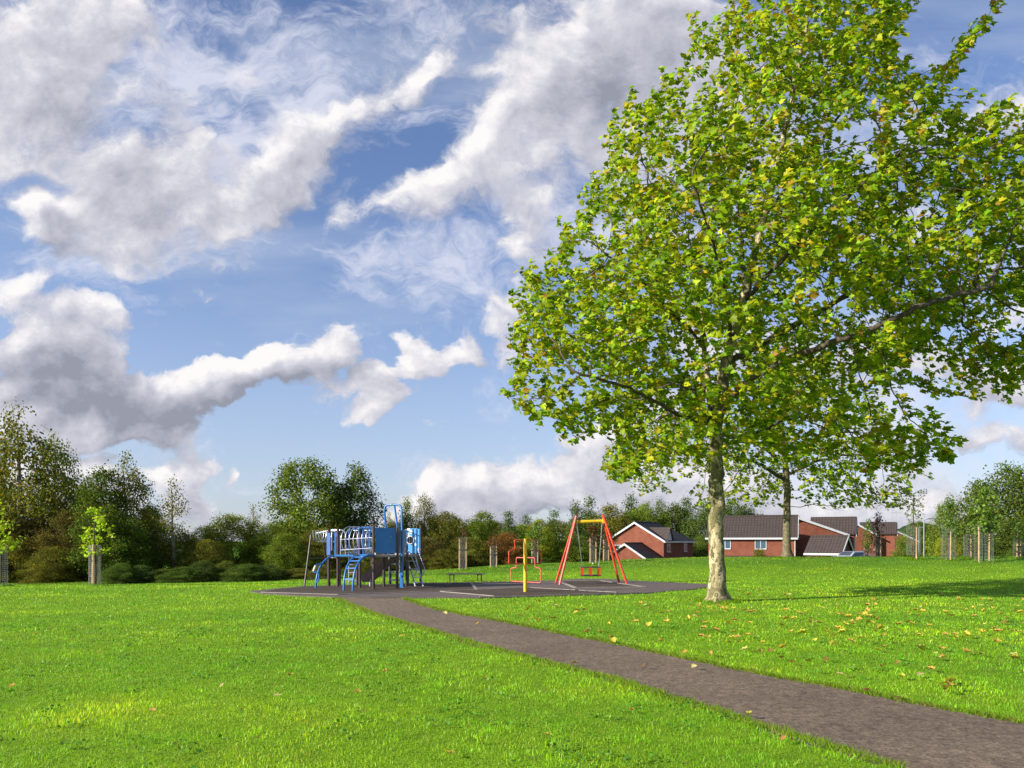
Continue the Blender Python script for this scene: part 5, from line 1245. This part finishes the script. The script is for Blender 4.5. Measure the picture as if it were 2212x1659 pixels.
guard('sapling with slim upright leader in a wide guard with one stake', 2036, 2062, 1203, 1140, [(2048, 1147, -.8)], 1068, 20, GRN, (70, 4, .14), 11, 'column', d=37)
guard('sapling in a guard with a slanting single stake left of the tallest guard', 2083, 2100, 1203, 1154, [(2094, 1156, -.8)], 1102, 14, GRN, (50, 3, .13), 12, 'column', d=38)
guard('tallest guard with two thick stakes, standing forward on the slope at right', 2107, 2143, 1215.5, 1131, [(2112, 1135, -.3), (2139, 1138, .2)], 1052, 36, [(.14, .24, .03), (.20, .29, .04), (.10, .18, .02)], (120, 5, .16), 13)
guard('guard with two thin stakes at the far right edge of the photo', 2190, 2208, 1204, 1165, [(2197, 1170, 0), (2205, 1169, 0)], 1125, 16, GRN, (50, 3, .13), 14, d=38)

# ------------------------------------------------------------------ grass blades
def lawn():
    rs = np.random.RandomState(21); bands = [(2.6, 5, 700, .042, .0042), (5, 8, 2100, .040, .0040), (8, 12, 1150, .043, .0058), (12, 18, 520, .046, .009), (18, 28, 230, .050, .013), (28, 42, 130, .052, .018)]
    VV = []; CC = []; n_tot = 0
    PTH = path_poly; PLY = play_poly
    for y0, y1, dens, hgt, wid in bands:
        area = .5*(y1*y1-y0*y0)*1.5; n = int(area*dens)
        y = np.sqrt(rs.uniform(y0*y0, y1*y1, n)); x = rs.uniform(-.76, .76, n)*y+rs.uniform(-.6, .6, n)
        jx = rs.normal(0, .035, n); keep = ~(inpoly(x+jx, y, PTH) | inpoly(x+jx, y, PLY))
        x = x[keep]; y = y[keep]; n = len(x); z = gz(x, y)
        # clumping: taller darker tufts and thin spots
        nz = np.array([noise.noise(Vector((a*.9, b_*.9, 0))) for a, b_ in zip(x[::1], y[::1])]) if n < 260000 else np.zeros(n)
        n3 = np.array([noise.noise(Vector((a*4.5, b_*4.5, 3))) for a, b_ in zip(x, y)])
        n2 = np.array([noise.noise(Vector((a*2.0, b_*2.0, 13))) for a, b_ in zip(x, y)])
        h = .66*hgt*np.exp(.5*n3+.3*nz+.4*n2)*rs.uniform(.55, 1.35, n); w_ = wid*rs.uniform(.6, 1.3, n)
        h = np.where((n3 > .42) & (n2 > .12), h*.45, h)
        a = rs.uniform(0, 2*np.pi, n); lean = rs.uniform(.1, .9, n)*h; la = rs.uniform(0, 2*np.pi, n)+n3*2
        dx, dy = np.cos(a)*w_/2, np.sin(a)*w_/2; lx, ly = np.cos(la)*lean, np.sin(la)*lean
        V = np.empty((n, 5, 3)); V[:, 0] = np.stack([x-dx, y-dy, z-.004], 1); V[:, 1] = np.stack([x+dx, y+dy, z-.004], 1)
        V[:, 2] = np.stack([x+dx*.8+lx*.35, y+dy*.8+ly*.35, z+h*.62], 1); V[:, 3] = np.stack([x-dx*.8+lx*.35, y-dy*.8+ly*.35, z+h*.62], 1)
        V[:, 4] = np.stack([x+lx, y+ly, z+h], 1)
        c = palette(n, [(.215, .44, .006), (.275, .51, .008), (.14, .33, .005), (.38, .52, .03)], [.42, .3, .2, .08], rs, .15)
        c *= np.exp(.45*n3+.35*nz+.40*n2-.05)[:, None]; c[:, 0] *= np.exp(.25*nz-.2*n2)
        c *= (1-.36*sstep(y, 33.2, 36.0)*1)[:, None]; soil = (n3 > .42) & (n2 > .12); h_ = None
        c[soil] = palette(int(soil.sum()), [(.20, .15, .07), (.14, .10, .05), (.16, .22, .02)], [1, 1, 1.6], rs, .25)
        n0 = np.array([noise.noise(Vector((a_*.25, b_*.35, 21))) for a_, b_ in zip(x, y)]); c *= .94*np.exp(.32*n0)[:, None]; c[:, 0] *= np.exp(.35*n0)
        dry = rs.rand(n) < .025; c[dry] = palette(int(dry.sum()), [(.36, .28, .10), (.28, .17, .07)], [1, 1], rs)
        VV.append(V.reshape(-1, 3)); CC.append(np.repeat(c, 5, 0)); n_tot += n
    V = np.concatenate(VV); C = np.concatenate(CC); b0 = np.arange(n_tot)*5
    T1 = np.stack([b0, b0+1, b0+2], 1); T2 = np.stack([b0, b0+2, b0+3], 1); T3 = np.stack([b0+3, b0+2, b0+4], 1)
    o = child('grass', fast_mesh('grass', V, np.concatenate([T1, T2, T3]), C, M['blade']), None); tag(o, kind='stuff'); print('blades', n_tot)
lawn()
# clover and broad weeds between the blades
def weeds():
    rs = np.random.RandomState(5); pos = []; 
    for _ in range(900):
        y = math.sqrt(rs.uniform(25, 260)); x = rs.uniform(-.72, .72)*y
        if inpoly(np.array([x]), np.array([y]), path_poly)[0] or noise.noise(Vector((x*.6, y*.6, 9))) < -.05: continue
        for _k in range(rs.randint(5, 16)): pos.append((x+rs.normal(0, .06), y+rs.normal(0, .06), 0))
    pos = np.array(pos); pos[:, 2] = gz(pos[:, 0], pos[:, 1])+rs.uniform(.02, .05, len(pos))
    R = rotmats(len(pos), (0, 0, .3), 1.0, rs, .35); lv = [(0, 0, 0), (.35, .3, .03), (.4, .7, .03), (0, 1, 0), (-.4, .7, .03), (-.35, .3, .03)]
    V, Fc = scatter(pos, R, rs.uniform(.018, .038, len(pos)), lv, [(0, 1, 2, 3), (0, 3, 4, 5)])
    c = palette(len(pos), [(.11, .28, .03), (.16, .34, .05), (.07, .19, .02)], [1, 1, 1], rs); o = child('clover', fast_mesh('clover', V, Fc, np.repeat(c, 6, 0), M['leaf']), None); tag(o, kind='stuff')
weeds()

# ------------------------------------------------------------------ fallen leaves, every one its own object
def leaf_mesh(i):
    rs = np.random.RandomState(40+i); cu = rs.uniform(.25, .8); v = []
    for x, y, z in LV:
        if i % 3: v.append((x*.55, y-.5, abs(x)*cu*1.3+cu*(y-.5)**2*(1.4 if i % 2 else .3)+.01))
        else: v.append((x*.85, y-.5, cu*(x*x*1.9+(y-.5)**2*1.2)+z*.4+.02))
    c = palette(1, [(.62, .45, .06), (.55, .33, .07), (.42, .22, .07), (.66, .54, .18), (.52, .48, .06)][i % 5:i % 5+1], [1], rs, .1)
    b = [p for p in v]; me = fast_mesh('fallen_leaf', b, LF, np.repeat(c, len(LV), 0), M['dryleaf']); return me
LM = [leaf_mesh(i) for i in range(10)]
def drop(xv, yv, s, label, grp, i, zoff=.045):
    x, y = flat(xv, yv); p = hit(xv, yv) if yv < 1300 else Vector((x, y, gzf(x, y)))
    o = child('fallen_leaf', LM[i % 10], None); o.location = (p.x, p.y, p.z+zoff*(.6 if zoff == .035 else 1)); o.scale = (s, s, s); o.rotation_euler = (rnd.uniform(-.35, .35), rnd.uniform(-.35, .35), rnd.uniform(0, 6.28)); o.scale = (s*.85,)*3; tag(o, label, 'leaf', grp)
PATHL = [('curled olive leaf standing on the path left of a flat yellow one', 1389, 1448, .13, 0), ('flat pale yellow leaf in the middle of the path', 1498, 1449, .11, 3), ('yellow leaf on the far part of the path near the grass wedge', 962, 1330, .15, 3), ('small brown leaf at the left edge of the path', 1030, 1354, .12, 1),
 ('red brown leaf at the right edge of the path, near the bottom right', 1873, 1502, .13, 2), ('yellow leaf on the right path edge beside the red brown one', 1942, 1518, .15, 3), ('orange leaf on the right path edge halfway up', 1478, 1418, .14, 1), ('pale leaf at the left path edge beside the olive curled one', 1240, 1441, .11, 0),
 ('yellow leaf on the right path edge nearest the playground', 1326, 1392, .16, 0), ('yellow leaf at the left path edge near the bottom', 1617, 1556, .10, 4)]
for lb, x, y, s, i in PATHL: drop(x, y, s*1.0, lb, None, i, .05)
drop(2040, 1502, .19, 'largest curled orange leaf on the grass right of the path', None, 5, .05); drop(2052, 1497, .16, 'second curled orange leaf leaning on the largest one', None, 6, .07)
rs = np.random.RandomState(8); cnt = 0
KINDS = ['yellow', 'orange brown', 'dark brown', 'pale straw coloured', 'greenish yellow']
while cnt < 250:
    xv = rs.uniform(1120, 2230); yv = 1300+abs(rs.normal(0, 70))+rs.uniform(-30, 20)
    if xv < 1500 and rs.rand() < .65: continue
    if yv > 1540 or yv < 1255: continue
    x, y = flat(xv, yv)
    if inpoly(np.array([x]), np.array([y]), path_poly)[0] or inpoly(np.array([x]), np.array([y]), play_poly)[0]: continue
    if yv > 1347+(xv-1100)*.185: continue
    li = int(rs.randint(10)); zone = ('on the grass between the path and the play area' if xv < 1500 else 'on the grass in front of the thick trunk' if xv < 1760 else 'on the far grass towards the right edge' if yv < 1370 else 'on the near grass towards the right edge')
    drop(xv, yv, rs.uniform(.10, .2), KINDS[li % 5]+' fallen leaf '+zone, 'fallen leaves right of the path', li); cnt += 1
for (xv, yv) in [(625, 1468), (968, 1640), (770, 1505), (560, 1395), (215, 1415), (1050, 1475), (870, 1380), (1180, 1600), (1365, 1503), (1362, 1543), (700, 1310), (830, 1460), (25, 1493), (478, 1490), (600, 1512), (1690, 1610), (330, 1700/1.1)]:
    li = rnd.randrange(10); drop(xv, yv, rnd.uniform(.08, .14), 'small '+KINDS[li % 5]+' leaf '+('far left on the lawn' if xv < 640 else 'near the path on the left lawn' if yv > 1550 or xv > 1100 else 'in the middle of the left lawn'), 'fallen leaves left of the path', li)

# taller unmown grass round the feet of trees, posts and guards, one clump each
def tufts():
    rs = np.random.RandomState(31); spots = []
    for o in list(COL.objects):
        if o.name.startswith('plane_tree') and not o.parent: spots.append((o.location.x, o.location.y, .30, .62, 900, .085))
        if o.name.startswith('guarded_sapling') and not o.parent and o.location.y < 41: spots.append((o.location.x, o.location.y, .05, .45, 420, .10))
    V = []; C = []
    for cx, cy, r0, r1, n, h in spots:
        a = rs.uniform(0, 6.283, n); r = r0+(r1-r0)*rs.rand(n)**1.4; x = cx+r*np.cos(a); y = cy+r*np.sin(a); z = gz(x, y); hh = h*rs.uniform(.4, 1.3, n)
        b_ = rs.uniform(0, 6.283, n); w_ = .005+.0004*cy; lx = np.cos(b_)*hh*.4; ly = np.sin(b_)*hh*.4
        v = np.stack([np.stack([x-w_, y, z-.005], 1), np.stack([x+w_, y, z-.005], 1), np.stack([x+lx, y+ly, z+hh], 1)], 1); V.append(v.reshape(-1, 3))
        C.append(np.repeat(palette(n, [(.17, .34, .006), (.10, .24, .005), (.26, .38, .02)], [1, 1, .6], rs), 3, 0))
    for side in (PL, PR):
        E = [flat(*p) for p in side]
        for i in range(len(E)-1):
            L_ = math.dist(E[i], E[i+1]); n = int(L_*620); t = rs.rand(n); sg = 1 if side is PR else -1
            dx, dy = (E[i+1][0]-E[i][0])/L_, (E[i+1][1]-E[i][1])/L_; nx_, ny_ = (-dy, dx)
            if nx_*sg < 0: nx_, ny_ = -nx_, -ny_
            o_ = rs.normal(.055, .045, n); wob = .05*np.array([noise.noise(Vector((E[i][0]*2+q*L_*3, E[i][1]*2, 5))) for q in t]); o_ = o_+wob*1.6
            x = E[i][0]+dx*t*L_+nx_*o_; y = E[i][1]+dy*t*L_+ny_*o_; hh = rs.uniform(.02, .062, n); b_ = rs.uniform(0, 6.283, n); w_ = .0022+.00045*y; lx = np.cos(b_)*hh*.7-nx_*.012; ly = np.sin(b_)*hh*.7-ny_*.012; z = gz(x, y)
            v = np.stack([np.stack([x-w_, y, z-.002], 1), np.stack([x+w_, y, z-.002], 1), np.stack([x+lx, y+ly, z+hh], 1)], 1); V.append(v.reshape(-1, 3))
            C.append(np.repeat(palette(n, [(.20, .36, .008), (.12, .24, .006), (.30, .34, .04), (.34, .26, .10)], [1, 1, .5, .3], rs), 3, 0))
    V = np.concatenate(V); C = np.concatenate(C)
    o = child('long_grass', fast_mesh('long_grass', V, np.arange(len(V)).reshape(-1, 3), C, M['blade']), None); tag(o, kind='stuff')
tufts()
